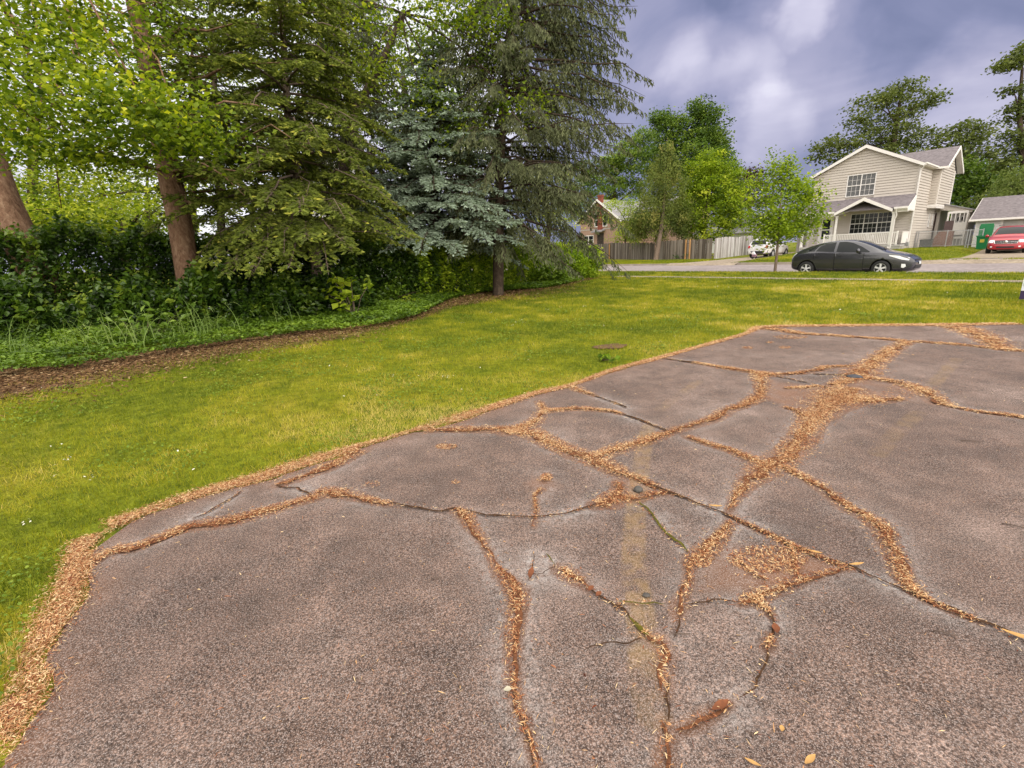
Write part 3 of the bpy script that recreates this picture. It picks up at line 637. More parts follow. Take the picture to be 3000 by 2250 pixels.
o = npmesh('lawn_grass', V_.reshape(-1, 3), np.arange(3*n).reshape(n, 3), M_grass, attrs={'tint': np.repeat(np.clip(tint, 0, 1), 3)})
tag(o, 'short mown lawn grass with yellow patches', 'grass', kind='stuff')
# clover and broad low leaves in the turf
M_clover = leafmat('clover', [(0, (.07, .12, .008)), (.5, (.13, .20, .012)), (1, (.22, .29, .03))], .3, .5, .3)
rng = np.random.default_rng(13); cx2, cy2, cr2 = polar(60000, 1.8, 12, 1.3); ok = in_poly(cx2, cy2, LAWN_POLY) & (fbm(cx2*1.5, cy2*1.5, 91, 3)+rng.normal(0, .04, len(cx2)) > .60); cx2, cy2, cr2 = cx2[ok], cy2[ok], cr2[ok]; n = len(cx2)
C_ = np.stack([cx2, cy2, rng.uniform(.012, .034, n)], -1); ya = rng.random(n)*6.283; l = rng.uniform(.010, .020, n)*np.maximum(1, cr2/4)**.7; V_, F_ = flakes(C_, ya, rng.normal(0, .3, n), rng.normal(0, .3, n), l, l*.95, -l*.12)
tag(npmesh('lawn_clover', V_, F_, M_clover, attrs={'tint': np.repeat(rng.random(n), 6)}), 'dark green clover patches in the lawn', 'clover', kind='stuff')
# verge and lots across the street
n = 60000; s_ = rng.uniform(-46, 4, n); t_ = 34.35+(rng.random(n)**1.3)*14
ok = ~((s_ > -21.4) & (s_ < -16.8)) & ~((s_ > -5.6) & ((t_ > 37.1) | (t_ < 38.3))) | ((s_ > -6.5) & (t_ < 37.2) & (fbm(s_*1.1, t_*1.1, 3) > .52))
ok &= ~((s_ < -19) & (t_ > 44)) & ~((s_ > -17.3) & (s_ < -10) & (t_ > 46.5))
s_, t_ = s_[ok], t_[ok]; n = len(s_); base = s_[:, None]*U+t_[:, None]*N; base[:, 2] = ground_z(s_, t_)-.01
yaw = rng.random(n)*6.283; h = rng.uniform(.05, .11, n); w = rng.uniform(.03, .06, n); V_ = np.empty((n, 3, 3)); sx = np.stack([np.cos(yaw), np.sin(yaw), yaw*0], -1)
V_[:, 0] = base+sx*(w/2)[:, None]; V_[:, 1] = base-sx*(w/2)[:, None]; V_[:, 2] = base+np.stack([rng.normal(0, .04, n), rng.normal(0, .04, n), h], -1)
tint = np.clip(.33+(fbm(s_*.5, t_*.5, 6)-.5)*.9+rng.normal(0, .1, n), 0, 1)
o = npmesh('verge_grass', V_.reshape(-1, 3), np.arange(3*n).reshape(n, 3), M_grass, attrs={'tint': np.repeat(tint, 3)})
tag(o, 'grass on the far side of the street in front of the house and fence', 'grass', kind='stuff')
# pale fallen petals and scraps on the lawn
M_petal = leafmat('fallen_petals', [(0, (.45, .42, .33)), (1, (.85, .83, .78))], .2, .7)
pts = [(490,1000),(725,1060),(958,1074),(1150,1100),(1325,1104),(1300,1110),(585,1114),(845,1137),(195,1350),(170,1362),(250,1410),(150,1310),(90,1530),(1055,975),(1350,948),(1536,945),(1528,940),(1515,946),(1500,955),(1650,900),(1600,907),(1770,955),(2460,910),(2514,833),(2335,850),(2100,840),(2210,885),(1850,897),(1980,985),(1930,1005),(1190,1122),(1020,1075),(1410,1120),(1710,898),(1768,897),(2670,828),(2900,850),(2980,860),(2350,808),(2480,820)]
C_, n = [], 0
rng = np.random.default_rng(8)
for px_, py_ in pts:
    p = at(px_, py_, .03); m = rng.integers(1, 5); C_.append(p+np.stack([rng.normal(0, .03, m), rng.normal(0, .03, m), rng.uniform(.0, .03, m)], -1))
for _ in range(120):
    a = rng.uniform(-.9, .85); r = rng.uniform(3, 24); p = np.array([r*math.sin(a), r*math.cos(a)])
    if in_poly(p[:1], p[1:], LAWN_POLY)[0]: C_.append(np.array([[p[0], p[1], .035]]))
C_ = np.concatenate(C_); n = len(C_); fs = np.maximum(1, np.hypot(C_[:, 0], C_[:, 1])/7)
V_, F_ = flakes(C_, rng.random(n)*6.283, rng.normal(0, .4, n), rng.normal(0, .5, n), rng.uniform(.008, .026, n)*fs**.6, rng.uniform(.006, .014, n)*fs**.6, rng.uniform(0, .006, n))
tag(npmesh('fallen_petals', V_, F_, M_petal, attrs={'tint': np.repeat(rng.random(n), 6)}), 'pale petals and fluff fallen on the lawn', 'petals', kind='stuff')

# ------------------------------------------------------------------ buildings
M_side = mat('vinyl_siding', (.50, .45, .41), .55, var=.06, vscale=1.5)
M_trim = mat('white_trim', (.74, .71, .70), .5, var=.06)
M_shin = mat('asphalt_shingles', (.155, .135, .145), .9, var=.45, vscale=5, bump=.5, bscale=30, stretch=(1, 1, 2.5))
M_glass = glassmat('window_glass', (.012, .014, .016))
M_blind = mat('pale_blind', (.12, .12, .125), .35, var=.2, spec=.3)
M_lsid = mat('wood_shingle_wall', (.33, .215, .165), .8, var=.3, vscale=5, stretch=(1, 1, 4))
M_groof = mat('grey_roof', (.22, .21, .22), .85, var=.25, vscale=3)
M_brick = mat('red_brick', (.20, .055, .035), .9, var=.3, vscale=12)
M_dark = mat('dark_void', (.012, .011, .010), .8)
M_found = mat('foundation', (.36, .33, .31), .9, var=.25)
M_grayp = mat('grey_paint', (.40, .385, .38), .6)
M_galv = mat('galvanised_steel', (.34, .34, .36), .45, .7)

def siding(mb, O, A, Nn, width, z0, z1, openings=(), expo=.20, out=.06, gap=.035, base=.004, mi=0):
    """lapped boards as wedges; width(z) gives the (a0, a1) interval"""
    O = np.asarray(O, float); A = np.asarray(A, float); Nn = np.asarray(Nn, float); zv = np.array([0, 0, 1.0]); z = z0
    while z < z1-.01:
        ze = min(z+expo, z1); iv = [width((z+ze)/2)]
        for a0, a1, q0, q1 in openings:
            if q0 < ze-.02 and q1 > z+.02:
                nv = []
                for u, v in iv:
                    if a1 <= u or a0 >= v: nv.append((u, v)); continue
                    if a0 > u: nv.append((u, a0))
                    if a1 < v: nv.append((a1, v))
                iv = nv
        for u, v in iv:
            if v-u < .02: continue
            P = lambda a, h, n: O+A*a+zv*h+Nn*n
            vs = [P(u, z, base), P(u, z, out), P(u, ze-gap, out*.6), P(u, ze-gap, base), P(v, z, base), P(v, z, out), P(v, ze-gap, out*.6), P(v, ze-gap, base)]
            mb.add(vs, [(0, 1, 2, 3), (7, 6, 5, 4), (1, 5, 6, 2), (0, 4, 5, 1), (2, 6, 7, 3)], mi)
        z = ze
def window(parent, O, A, Nn, x0, x1, z0, z1, units=1, cols=3, rows=2, grid='both', pane=None, fw=.06, frame_mat=None):
    """double-hung window: frame with sashes and glazing bars, glass behind"""
    O = np.asarray(O, float); A = np.asarray(A, float); Nn = np.asarray(Nn, float); zv = np.array([0, 0, 1.0])
    P = lambda a, h, n: O+A*a+zv*h+Nn*n
    mb = MB()
    def b(a0, a1, h0, h1, n0, n1):
        mb.add([P(a, h, n) for h in (h0, h1) for n in (n0, n1) for a in (a0, a1)], [(0, 2, 3, 1), (4, 5, 7, 6), (0, 1, 5, 4), (2, 6, 7, 3), (0, 4, 6, 2), (1, 3, 7, 5)])
    b(x0-fw, x1+fw, z1, z1+fw, .0, .06); b(x0-fw, x1+fw, z0-fw*1.2, z0, .0, .075); b(x0-fw, x0, z0, z1, .0, .06); b(x1, x1+fw, z0, z1, .0, .06)
    uw = (x1-x0)/units; zm = (z0+z1)/2
    for i in range(units):
        a = x0+i*uw
        if i: b(a-fw*.55, a+fw*.55, z0, z1, .002, .055)
        b(a+.01, a+uw-.01, zm-.03, zm+.03, .004, .045)
        for lo, hi, on in ((zm+.03, z1, True), (z0, zm-.03, grid == 'both')):
            if not on: continue
            for c in range(1, cols): b(a+uw*c/cols-.008, a+uw*c/cols+.008, lo, hi, .01, .026)
            for r in range(1, rows):
                h = lo+(hi-lo)*r/rows; b(a+.01, a+uw-.01, h-.008, h+.008, .011, .0265)
    f = mb.build('window', frame_mat or M_trim, parent)
    g = MB().add([P(x0, z0, .008), P(x1, z0, .008), P(x1, z1, .008), P(x0, z1, .008)], [(0, 1, 2, 3)]).build('pane', pane or M_glass, f)
    return f
def roofslab(mb, a, b_, c_, d_, th, mi=0):
    """slab below the quad a b c d (a-b eave, c-d ridge)"""
    mb.prism([a, b_, c_, d_], (0, 0, -th), mi)

# --- beige two-storey house -------------------------------------------------
H0 = W(-9.97, 48.77, .58)
hs = empty('beige_house', H0, STREET_ROT, 'beige two-storey house with vinyl siding, gable front and white railed porch', 'house')
X_, Y_, Zv = np.array([1.0, 0, 0]), np.array([0, 1.0, 0]), np.array([0, 0, 1.0])
mb = MB()
mb.prism([(-7.1, 0, -.6), (0, 0, -.6), (0, 0, 6.08), (-3.58, 0, 7.85), (-7.1, 0, 6.08)], (0, 10.9, 0))
mb.box(0, .565, 4.15, 8.95, 3.16, 6.1); mb.prism([(.0, 4.15, 6.1), (.0, 8.95, 6.1), (.0, 6.9, 7.62)], (.565, 0, 0))
def gab(z): k = max(0, (z-6.08)/1.77); return (-7.1+3.52*k, -3.58*k)
front_open = [(-4.66, -2.67, 4.2, 5.92), (-4.06, -1.17, 1.24, 2.88), (-6.32, -5.25, .3, 2.75)]
siding(mb, (0, -.001, 0), X_, -Y_, gab, .02, 7.85, front_open)
siding(mb, (.001, 0, 0), Y_, X_, lambda z: (0, 10.9), -.1, 6.06, [(4.15, 8.95, 3.16, 7), (5.3, 5.75, 1.6, 2.7), (6.7, 7.1, 1.7, 2.7), (7.7, 10.9, 0, 3.2)])
siding(mb, (.566, 0, 0), Y_, X_, lambda z: (4.15+2.75*max(0, (z-6.1)/1.52), 8.95-2.05*max(0, (z-6.1)/1.52)), 3.2, 7.6)
siding(mb, (0, 4.149, 0), X_, -Y_, lambda z: (.02, .565), 3.2, 6.06)
mb.build('wall', M_side, hs)
mb = MB()   # corner boards, fascia, soffits
for x_ in (-7.1, 0): mb.box(x_-(.11 if x_ == 0 else .03), x_+(.028 if x_ == 0 else .11), -.032, -.004, 0, 6.05)
mb.box(.006, .032, -.03, .11, 0, 6.05); mb.build('corner_trim', M_trim, hs); mb = MB(); mb.box(.47, .598, 4.115, 4.147, 3.15, 6.05); mb.box(.57, .6, 4.12, 4.24, 3.15, 6.05); mb.box(.57, .6, 8.84, 8.97, 3.15, 6.05)
mb.box(-.02, .6, 4.1, 9.0, 3.05, 3.155); mb.box(.03, .62, 4.08, 9.02, 3.15, 3.3)
mb.build('corner_trim', M_trim, hs)
rf = MB(); tr = MB()
RS = .4944   # main roof slope
zr, ze = 8.05, 8.05-RS*3.86
for sgn in (-1, 1):
    xr, xe = -3.58, -3.58+sgn*3.86
    roofslab(rf, (xe, -.34, ze), (xe, 11.2, ze), (xr, 11.2, zr), (xr, -.34, zr), .10)
    tr.prism([(xe, -.36, ze-.02), (xr, -.36, zr-.02), (xr, -.36, zr-.26), (xe, -.36, ze-.24)], (0, .045, 0))      # rake board
    tr.prism([(xe, -.30, ze-.115), (xr, -.30, zr-.115), (xr, .03, zr-.115), (xe, .03, ze-.115)], (0, 0, -.02))            # soffit
tr.box(.27, .36, -.34, 3.9, ze-.16, ze-.03); tr.box(-.02, .27, -.3, 3.9, ze-.165, ze-.14); tr.box(.33, .44, -.34, 3.9, ze-.10, ze+.0)
tr.build('fascia', M_trim, hs); tr = MB()
# cross gable over the side bay
zc_, ec = 7.86, 7.86-.55*3.15
for sgn in (-1, 1):
    ye = 6.9+sgn*3.15
    roofslab(rf, (.98, ye, ec), (-3.2, ye, ec), (-3.2, 6.9, zc_), (.98, 6.9, zc_), .10)
    tr.prism([(.985, ye, ec-.01), (.985, 6.9, zc_-.01), (.985, 6.9, zc_-.25), (.985, ye, ec-.23)], (.04, 0, 0))
    tr.prism([(.6, ye, ec-.115), (.98, ye, ec-.115), (.98, 6.9, zc_-.115), (.6, 6.9, zc_-.115)], (0, 0, -.02))
tr.box(.03, 1.0, 3.69, 3.74, ec-.17, ec-.02); tr.box(.03, 1.0, 10.06, 10.11, ec-.17, ec-.02)
tr.build('fascia', M_trim, hs); tr = MB()
# porch roof with its small gable
zt, zl = 4.05, 3.05
rf.prism([(-7.25, 0, zt), (.06, 0, zt), (.06, -2.02, zl), (-7.25, -2.02, zl)], (0, 0, -.09))
gp, gf, gx0, gx1 = 3.93, 2.93, -4.62, -.78; gm = (gx0+gx1)/2
for xe in (gx0, gx1):
    rf.prism([(xe, -2.2, gf), (gm, -2.2, gp), (gm, -.2, gp), (xe, -.9, gf)], (0, 0, -.07))
    tr.prism([(xe, -2.245, gf+.01), (gm, -2.245, gp+.01), (gm, -2.245, gp-.25), (xe, -2.245, gf-.2)], (0, .045, 0))
    tr.prism([(xe, -2.2, gf-.09), (gm, -2.2, gp-.09), (gm, -.02, gp-.09), (xe, -.02, gf-.09)], (0, 0, -.02))
for a, b_ in ((-7.28, gx0-.05), (gx1+.05, .1)):
    tr.box(a, b_, -2.14, -2.03, zl-.13, zl+.0); tr.box(a, b_, -2.03, -1.98, zl-.22, zl-.09); tr.box(a, b_, -1.98, -.02, zl-.215, zl-.19); tr.box(a, b_, -1.9, -1.76, zl-.36, zl-.22)
tr.prism([(.06, 0, zt-.08), (.06, -2.0, zl-.09), (.06, -2.0, zl-.30), (.06, 0, zl-.28)], (.03, 0, 0))
tr.build('fascia', M_trim, hs); rf.build('roof', M_shin, hs)
window(hs, (0, -.005, 0), X_, -Y_, -4.6, -2.73, 4.27, 5.85, 2, 3, 2, 'both', M_blind, .055)
window(hs, (0, -.005, 0), X_, -Y_, -4.0, -1.23, 1.32, 2.80, 3, 3, 2, 'both', None, .05)
window(hs, (.005, 0, 0), Y_, X_, 5.35, 5.7, 1.68, 2.62, 1, 1, 1, 'top', None, .05); window(hs, (.005, 0, 0), Y_, X_, 6.75, 7.05, 1.78, 2.62, 1, 1, 1, 'top', None, .05)
d_ = MB(); d_.box(-6.32, -6.2, -.05, 0, .3, 2.68); d_.box(-5.37, -5.25, -.05, 0, .3, 2.68); d_.box(-6.32, -5.25, -.055, 0, 2.63, 2.75); d_.box(-6.2, -5.37, -.03, 0, .3, .95); d_.box(-6.2, -6.08, -.031, 0, .95, 2.63); d_.box(-5.49, -5.37, -.031, 0, .95, 2.63); d_.box(-6.08, -5.49, -.028, 0, 1.66, 1.74); d_.box(-6.08, -5.49, -.029, 0, 2.55, 2.63)
d_ = d_.build('door', M_trim, hs); MB().box(-6.08, -5.49, -.012, -.002, .95, 2.55).build('pane', M_glass, d_); MB().box(-5.45, -5.41, -.07, -.032, 1.3, 1.5).build('handle', M_dark, d_)
# porch
mb = MB(); mb.box(-7.0, -.02, -1.9, -.05, .2, .32); mb.box(-7.0, -.05, -1.86, -1.8, .02, .2); mb.build('porch_floor', M_grayp, hs)
MB().box(-7.0, .1, -1.79, -.05, -.4, .19).build('porch_base', M_found, hs)
def post(x, w, z0=.32, z1=2.72):
    m = MB().box(x-w/2, x+w/2, -1.9, -1.9+w, z0, z1); m.box(x-w*.75, x+w*.75, -1.93, -1.87+w, z0, z0+.12); m.box(x-w*.75, x+w*.75, -1.93, -1.87+w, z1-.1, z1); return m.build('porch_post', M_trim, hs)
post(-4.5, .13); post(-.74, .16, .0); post(-6.95, .12)
mb = MB(); mb.box(-5.2, -.3, -1.88, -1.80, 1.2, 1.26); mb.box(-5.2, -.3, -1.87, -1.81, .40, .45)
for x_ in np.arange(-5.12, -.34, .118): mb.box(x_, x_+.045, -1.86, -1.825, .45, 1.2)
for x_ in (-5.24, -.32): mb.box(x_-.05, x_+.05, -1.9, -1.8, .2, 1.32)
mb.box(-.05, 0.02, -1.82, -.04, 1.2, 1.26); mb.box(-.04, .01, -1.8, -.04, .4, 1.2); mb.build('railing', M_trim, hs)
mb = MB(); mb.bar((.42, -.28, ze-.05), (.08, -.1, ze-.45), .07); mb.bar((.08, -.1, ze-.45), (.08, -.1, .1), .07); mb.build('downspout', M_trim, hs)
MB().bar((.62, 8.9, ec), (.64, 8.9, 3.0), .07).build('downspout', M_trim, hs)
mb = MB(); mb.bar((-.6, -2.08, zl-.1), (-.52, -1.98, 2.45), .06); mb.bar((-.52, -1.98, 2.45), (-.62, -1.92, 2.2), .06); mb.bar((-.62, -1.92, 2.25), (-.62, -1.92, .1), .06); mb.build('downspout', M_trim, hs)
MB().box(-6.92, -6.62, -.05, -.024, 1.0, 1.75).build('notice_board', M_trim, hs)
# enclosed side entry
mb = MB(); mb.box(.03, .35, 7.75, 10.8, 0, 3.1); mb.box(2.2, 2.28, 7.25, 10.8, 0, 2.75); mb.box(.35, 2.2, 7.8, 10.8, -.2, .7); mb.prism([(.35, 7.24, 3.45), (2.45, 7.24, 2.80), (2.45, 7.24, 2.62), (.35, 7.24, 2.95)], (0, .06, 0))
siding(mb, (2.285, 0, 0), Y_, X_, lambda z: (7.25, 10.8), 0, 2.7)
mb.build('side_entry', M_side, hs)
mb = MB(); roofslab(mb, (2.68, 7.1, 2.80), (2.68, 11, 2.80), (.02, 11, 3.62), (.02, 7.1, 3.62), .08); mb.build('side_entry_roof', M_groof, hs)
mb = MB()
for x_ in (1.0, 2.2): mb.bar((x_, 7.2, 0), (x_, 7.2, 2.75), .11)
mb.box(1.0, 2.2, 7.17, 7.23, 2.6, 2.78); mb.box(1.0, 2.2, 7.15, 7.23, 1.78, 1.86); mb.box(1.06, 2.14, 7.17, 7.2, .86, 1.78); mb.box(1.06, 2.14, 7.16, 7.22, .55, .72)
for x_ in np.linspace(1.2, 2.0, 4): mb.box(x_-.025, x_+.025, 7.17, 7.22, 1.86, 2.6)
for x_ in np.linspace(1.15, 2.05, 5): mb.box(x_-.025, x_+.025, 7.17, 7.22, .0, .55)
mb.build('entry_screen', M_trim, hs)
mb = MB(); mb.box(1.1, 2.1, 7.6, 7.63, 0, 2.6); mb.build('entry_back', M_grayp, hs)
mb = MB()
for x_ in (1.62, 1.88): mb.box(x_-.07, x_+.07, 7.57, 7.595, 2.0, 2.28)
mb.build('entry_window', M_dark, hs)
MB().box(.05, .14, 7.55, 7.72, .1, 2.75).build('dark_door_edge', mat('dark_door', (.035, .016, .014), .5), hs)

# things round the house
gate = empty('chain_link_fence', W(-10.0, 50.6, .58), STREET_ROT, 'low chain link fence and gate between the beige house and the garage', 'fence')
mb = MB(); mb.bar((.15, 0, 1.2), (4.0, .4, 1.15), .05); mb.bar((.15, 0, .08), (4.0, .4, .08), .03)
for x_ in (.15, .28, 2.0, 3.15, 3.3, 4.0): mb.bar((x_, .1*x_, -.2), (x_, .1*x_, 1.24), .06)
mb.build('frame', M_galv, gate)
mb = MB()
for k in range(62):
    x_ = .15+k*.062
    for sg in (-1, 1):
        xa, xb = x_, x_+sg*1.1
        if xb < .15: xa_, za, xb_, zb_ = x_, .08, .15, .08+(x_-.15)
        elif xb > 4: xa_, za, xb_, zb_ = x_, .08, 4.0, .08+(4-x_)
        else: xa_, za, xb_, zb_ = x_, .08, xb, 1.18
        mb.bar((xa_, .1*xa_, za), (xb_, .1*xb_, zb_), .006)
mb.build('wire_mesh', M_galv, gate)
M_bwood = mat('stained_wood', (.16, .07, .045), .75, var=.25, vscale=4, stretch=(1, 1, .2))
st = empty('wooden_landing', W(-9.0, 52.3, .55), STREET_ROT, 'brown wooden landing with sloped stair side by the house side door', 'stairs')
MB().prism([(-.1, 0, 0), (1.0, 0, 0), (1.0, 0, 1.25), (.25, 0, 1.25), (-.1, 0, .55)], (0, .06, 0)).build('side_panel', M_bwood, st)
mb = MB()
for i in range(5): mb.box(-.1+i*.22, .12+i*.22, .06, 1.1, .0, .25*(i+1))
mb.build('steps', M_bwood, st); MB().box(.3, .85, 1.1, 1.16, 1.25, 2.0).build('back_panel', mat('dark_panel', (.09, .06, .06), .7), st)
pl = empty('planter_box', W(-9.25, 51.0, .57), STREET_ROT, 'dark grey planter box on the grass behind the chain link fence', 'planter')
mb = MB(); mb.box(-.35, .4, -.2, .2, 0, .55); mb.box(-.39, .44, -.24, .24, .55, .6); mb.build('box', mat('planter_grey', (.075, .08, .08), .7), pl); MB().box(-.33, .38, -.18, .18, .602, .62).build('soil', M_cd, pl)
gm_ = empty('gas_meter', W(-10.15, 48.25, .56), STREET_ROT, 'grey gas meter and pipes at the corner of the beige house', 'meter')
mb = MB(); mb.tube([(0, 0, -.2), (0, 0, .7), (.2, 0, .75), (.2, 0, .45)], .025); mb.tube([(.4, .0, -.2), (.4, 0, .5)], .02); mb.build('pipes', M_galv, gm_, True)
mb = MB(); mb.box(.08, .34, -.1, .12, .18, .48); mb.lathe([(0, -.12), (.08, -.12), (.08, -.1)], (.21, 0, .34), 'y', 12); mb.build('meter_case', mat('meter_grey', (.2, .2, .2), .5), gm_, bevel=.012)
ch = empty('patio_chair', W(-12.3, 47.5, .90), STREET_ROT, 'white plastic patio chair with lattice back behind the porch railing', 'chair')
mb = MB(); mb.box(-.25, .25, -.24, .24, .40, .44); mb.build('seat', M_trim, ch, bevel=.012)
mb = MB(); mb.tube([(.28*math.cos(t), .27, .66+.30*math.sin(t)) for t in np.linspace(-.6, math.pi+.6, 16)], .022, 6)
for k in np.linspace(-.2, .2, 5): mb.bar((k*.7, .26, .44), (k, .27, .9), .02)
mb.build('backrest', M_trim, ch)
for sx in (-1, 1):
    for sy in (-1, 1): MB().bar((sx*.23, sy*.21, 0), (sx*.22, sy*.2, .41), .045).build('leg', M_trim, ch)
    MB().bar((sx*.27, -.2, .64), (sx*.27, .25, .66), .05, .03).build('armrest', M_trim, ch)

# --- garage -----------------------------------------------------------------
ga = empty('garage', W(-6.72, 53.0, .28), STREET_ROT, 'low white garage with grey shingle roof at the right edge', 'garage')
M_wsid = mat('white_board_siding', (.66, .65, .66), .6, var=.08)
mb = MB(); mb.prism([(0, 0, -.3), (0, 7.4, -.3), (0, 7.4, 2.35), (0, 3.7, 3.9), (0, 0, 2.35)], (7.6, 0, 0))
siding(mb, (0, -.001, 0), X_, -Y_, lambda z: (0, 1.35), 0, 2.3, expo=.21); siding(mb, (-.001, 0, 0), Y_, -X_, lambda z: (0, 7.4), 0, 2.3, expo=.21); mb.build('wall', M_wsid, ga)
mb = MB(); mb.box(1.35, 1.47, -.05, -.003, 0, 2.2); mb.box(6.4, 6.52, -.05, -.003, 0, 2.2); mb.box(1.35, 6.52, -.053, -.003, 2.2, 2.34); mb.box(-.05, .08, -.04, -.024, 0, 2.3); mb.build('trim', M_trim, ga)
mb = MB()
for i in range(4): mb.box(1.475, 6.395, -.035, -.004, .02+i*.545, .02+i*.545+.53)
mb.build('garage_door', M_grayp, ga, bevel=.006)
mb = MB()
for ya, yb in ((-.45, 3.7), (7.85, 3.7)): roofslab(mb, (-.38, ya, 2.22), (8, ya, 2.22), (8, yb, 4.0), (-.38, yb, 4.0), .1)
mb.build('roof', M_shin, ga)
mb = MB(); mb.box(-.40, 8, -.50, -.455, 2.08, 2.24); mb.box(-.42, 8, -.6, -.502, 2.12, 2.25); mb.prism([(-.42, -.45, 2.2), (-.42, 3.7, 3.98), (-.42, 3.7, 3.83), (-.42, -.45, 2.05)], (.035, 0, 0)); mb.prism([(-.38, -.44, 2.1), (-.02, -.44, 2.1), (-.02, 0, 2.1), (-.38, 0, 2.1)], (0, 0, -.02)); mb.build('fascia', M_trim, ga)

# wheeled bin with its lid thrown open
bn = empty('wheeled_bin', W(-5.95, 51.2, .26), STREET_ROT, 'green wheeled bin with its lid thrown open by the garage', 'bin')
M_green = mat('green_plastic', (.010, .16, .055), .4, var=.08)
mb = MB(); mb.add([(-.26, -.3, .08), (.26, -.3, .08), (.26, .28, .08), (-.26, .28, .08), (-.34, -.4, 1.02), (.34, -.4, 1.02), (.34, .36, 1.02), (-.34, .36, 1.02)], [(3, 2, 1, 0), (0, 1, 5, 4), (1, 2, 6, 5), (2, 3, 7, 6), (3, 0, 4, 7)])
mb.box(-.38, .38, -.44, -.40, .96, 1.04); mb.box(-.38, .38, .36, .4, .96, 1.04); mb.box(-.38, -.34, -.4, .36, .96, 1.04); mb.box(.34, .38, -.4, .36, .96, 1.04); mb.build('body', M_green, bn)
mb = MB(); mb.prism([(-.38, .42, 1.03), (.38, .42, 1.03), (.40, .44, 1.75), (.33, .44, 1.9), (-.33, .44, 1.9), (-.40, .44, 1.75)], (0, .09, 0)); mb.build('lid', M_green, bn, bevel=.02)
MB().box(-.12, .12, -.375, -.36, .55, .78).build('sticker', mat('yellow_sticker', (.4, .35, .05), .6), bn)
for sx in (-1, 1): MB().lathe([(0, -.03), (.12, -.03), (.125, 0), (.12, .03), (0, .03)], (sx*.31, .3, .12), 'x', 14).build('wheel', M_dark, bn)

# --- brown shingled house ---------------------------------------------------
bh_ = empty('shingled_house', W(-50.5, 60, .36), STREET_ROT, 'brown shingle clad house with steep gable half hidden behind trees and fence', 'house')
mb = MB(); mb.prism([(-3.75, 0, -.4), (4.2, 0, -.4), (4.2, 0, 5.3), (0, 0, 8.1), (-3.75, 0, 5.6)], (0, 12, 0))
siding(mb, (0, -.001, 0), X_, -Y_, lambda z: (-3.75+3.75*max(0, (z-5.6)/2.5), 4.2-4.2*max(0, (z-5.3)/2.8)), 0, 8.0, [(-.8, 0, 4.4, 6.5), (.75, 1.7, 4.4, 6.5), (-3.1, -1.0, 1.9, 3.3)], expo=.17, out=.02); mb.build('wall', M_lsid, bh_)
MB().box(-3.78, 4.2, -.05, -.026, 4.02, 4.14).build('band', M_found, bh_)
mb = MB()
for xe, zb_ in ((-4.4, 5.25), (4.6, 5.1)): roofslab(mb, (xe, -.5, zb_), (xe, 12.3, zb_), (0, 12.3, 8.4), (0, -.5, 8.4), .14)
roofslab(mb, (0.5, 4, 6.2), (11, 4, 6.2), (11, 9, 8.35), (0.5, 9, 8.35), .14); roofslab(mb, (0.5, 14, 6.2), (11, 14, 6.2), (11, 9, 8.35), (0.5, 9, 8.35), .14); mb.build('roof', M_groof, bh_)
mb = MB()
for xe, zb_ in ((-4.4, 5.25), (4.6, 5.1)): mb.prism([(xe, -.55, zb_+.01), (0, -.55, 8.41), (0, -.55, 8.12), (xe, -.55, zb_-.26)], (0, .05, 0))
mb.build('rake_board', M_trim, bh_)
mb = MB(); mb.box(3.0, 10.8, 5, 13, -.4, 6.3); mb.build('rear_wing', M_lsid, bh_)
window(bh_, (0, -.01, 0), X_, -Y_, -.72, -.06, 4.52, 6.35, 1, 1, 1, 'top', None, .1); window(bh_, (0, -.01, 0), X_, -Y_, .86, 1.55, 4.52, 6.35, 1, 1, 1, 'top', None, .1); window(bh_, (0, -.01, 0), X_, -Y_, -3.0, -1.1, 2.0, 3.15, 2, 1, 1, 'top', None, .1)
mb = MB(); mb.box(.05, .78, -.35, .1, 3.9, 8.9); mb.box(.0, .83, -.4, .15, 8.7, 8.95); mb.build('chimney', M_brick, bh_)
mb = MB(); mb.prism([(-.7, -1.1, 3.75), (1.3, -1.1, 3.75), (1.3, 0, 4.05), (-.7, 0, 4.05)], (0, 0, -.16)); mb.build('awning', M_groof, bh_)
MB().box(-.3, 1.0, -.02, -.012, .3, 3.5).build('doorway', M_dark, bh_)

# --- outbuilding beyond the pale fence and the white house behind the spruces ---
ob_ = empty('outbuilding', W(-31.5, 62, .35), STREET_ROT, 'low outbuilding with pale grey roof beyond the pale fence', 'shed')
mb = MB(); mb.prism([(-4, 0, -.3), (-4, 6, -.3), (-4, 6, 2.6), (-4, 3, 4.4), (-4, 0, 2.6)], (8, 0, 0)); mb.build('wall', M_wsid, ob_)
mb = MB()
for ya in (-.4, 6.4): roofslab(mb, (-4.3, ya, 2.4), (4.3, ya, 2.4), (4.3, 3, 4.55), (-4.3, 3, 4.55), .1)
mb.build('roof', M_groof, ob_)
wh = empty('white_house', at(1085, 850, 0)*0+np.array([-10.2, 31.5, 0]), D2R(8), 'white lap sided house glimpsed through the spruces behind the hedge', 'house')
mb = MB(); mb.box(-4.5, 4.5, 0, 8, -.3, 5.0); mb.prism([(-4.5, 0, 5.0), (4.5, 0, 5.0), (0, 0, 7.6)], (0, 8, 0))
siding(mb, (0, -.001, 0), X_, -Y_, lambda z: (-4.5+4.5*max(0, (z-5)/2.6), 4.5-4.5*max(0, (z-5)/2.6)), 0, 7.6, [(-2.6, -1.4, 1.0, 2.6), (1.4, 2.6, 1.0, 2.6)], expo=.2, out=.03); mb.build('wall', M_wsid, wh)
mb = MB()
for xe in (-4.9, 4.9): roofslab(mb, (xe, -.4, 4.85), (xe, 8.4, 4.85), (0, 8.4, 7.8), (0, -.4, 7.8), .15)
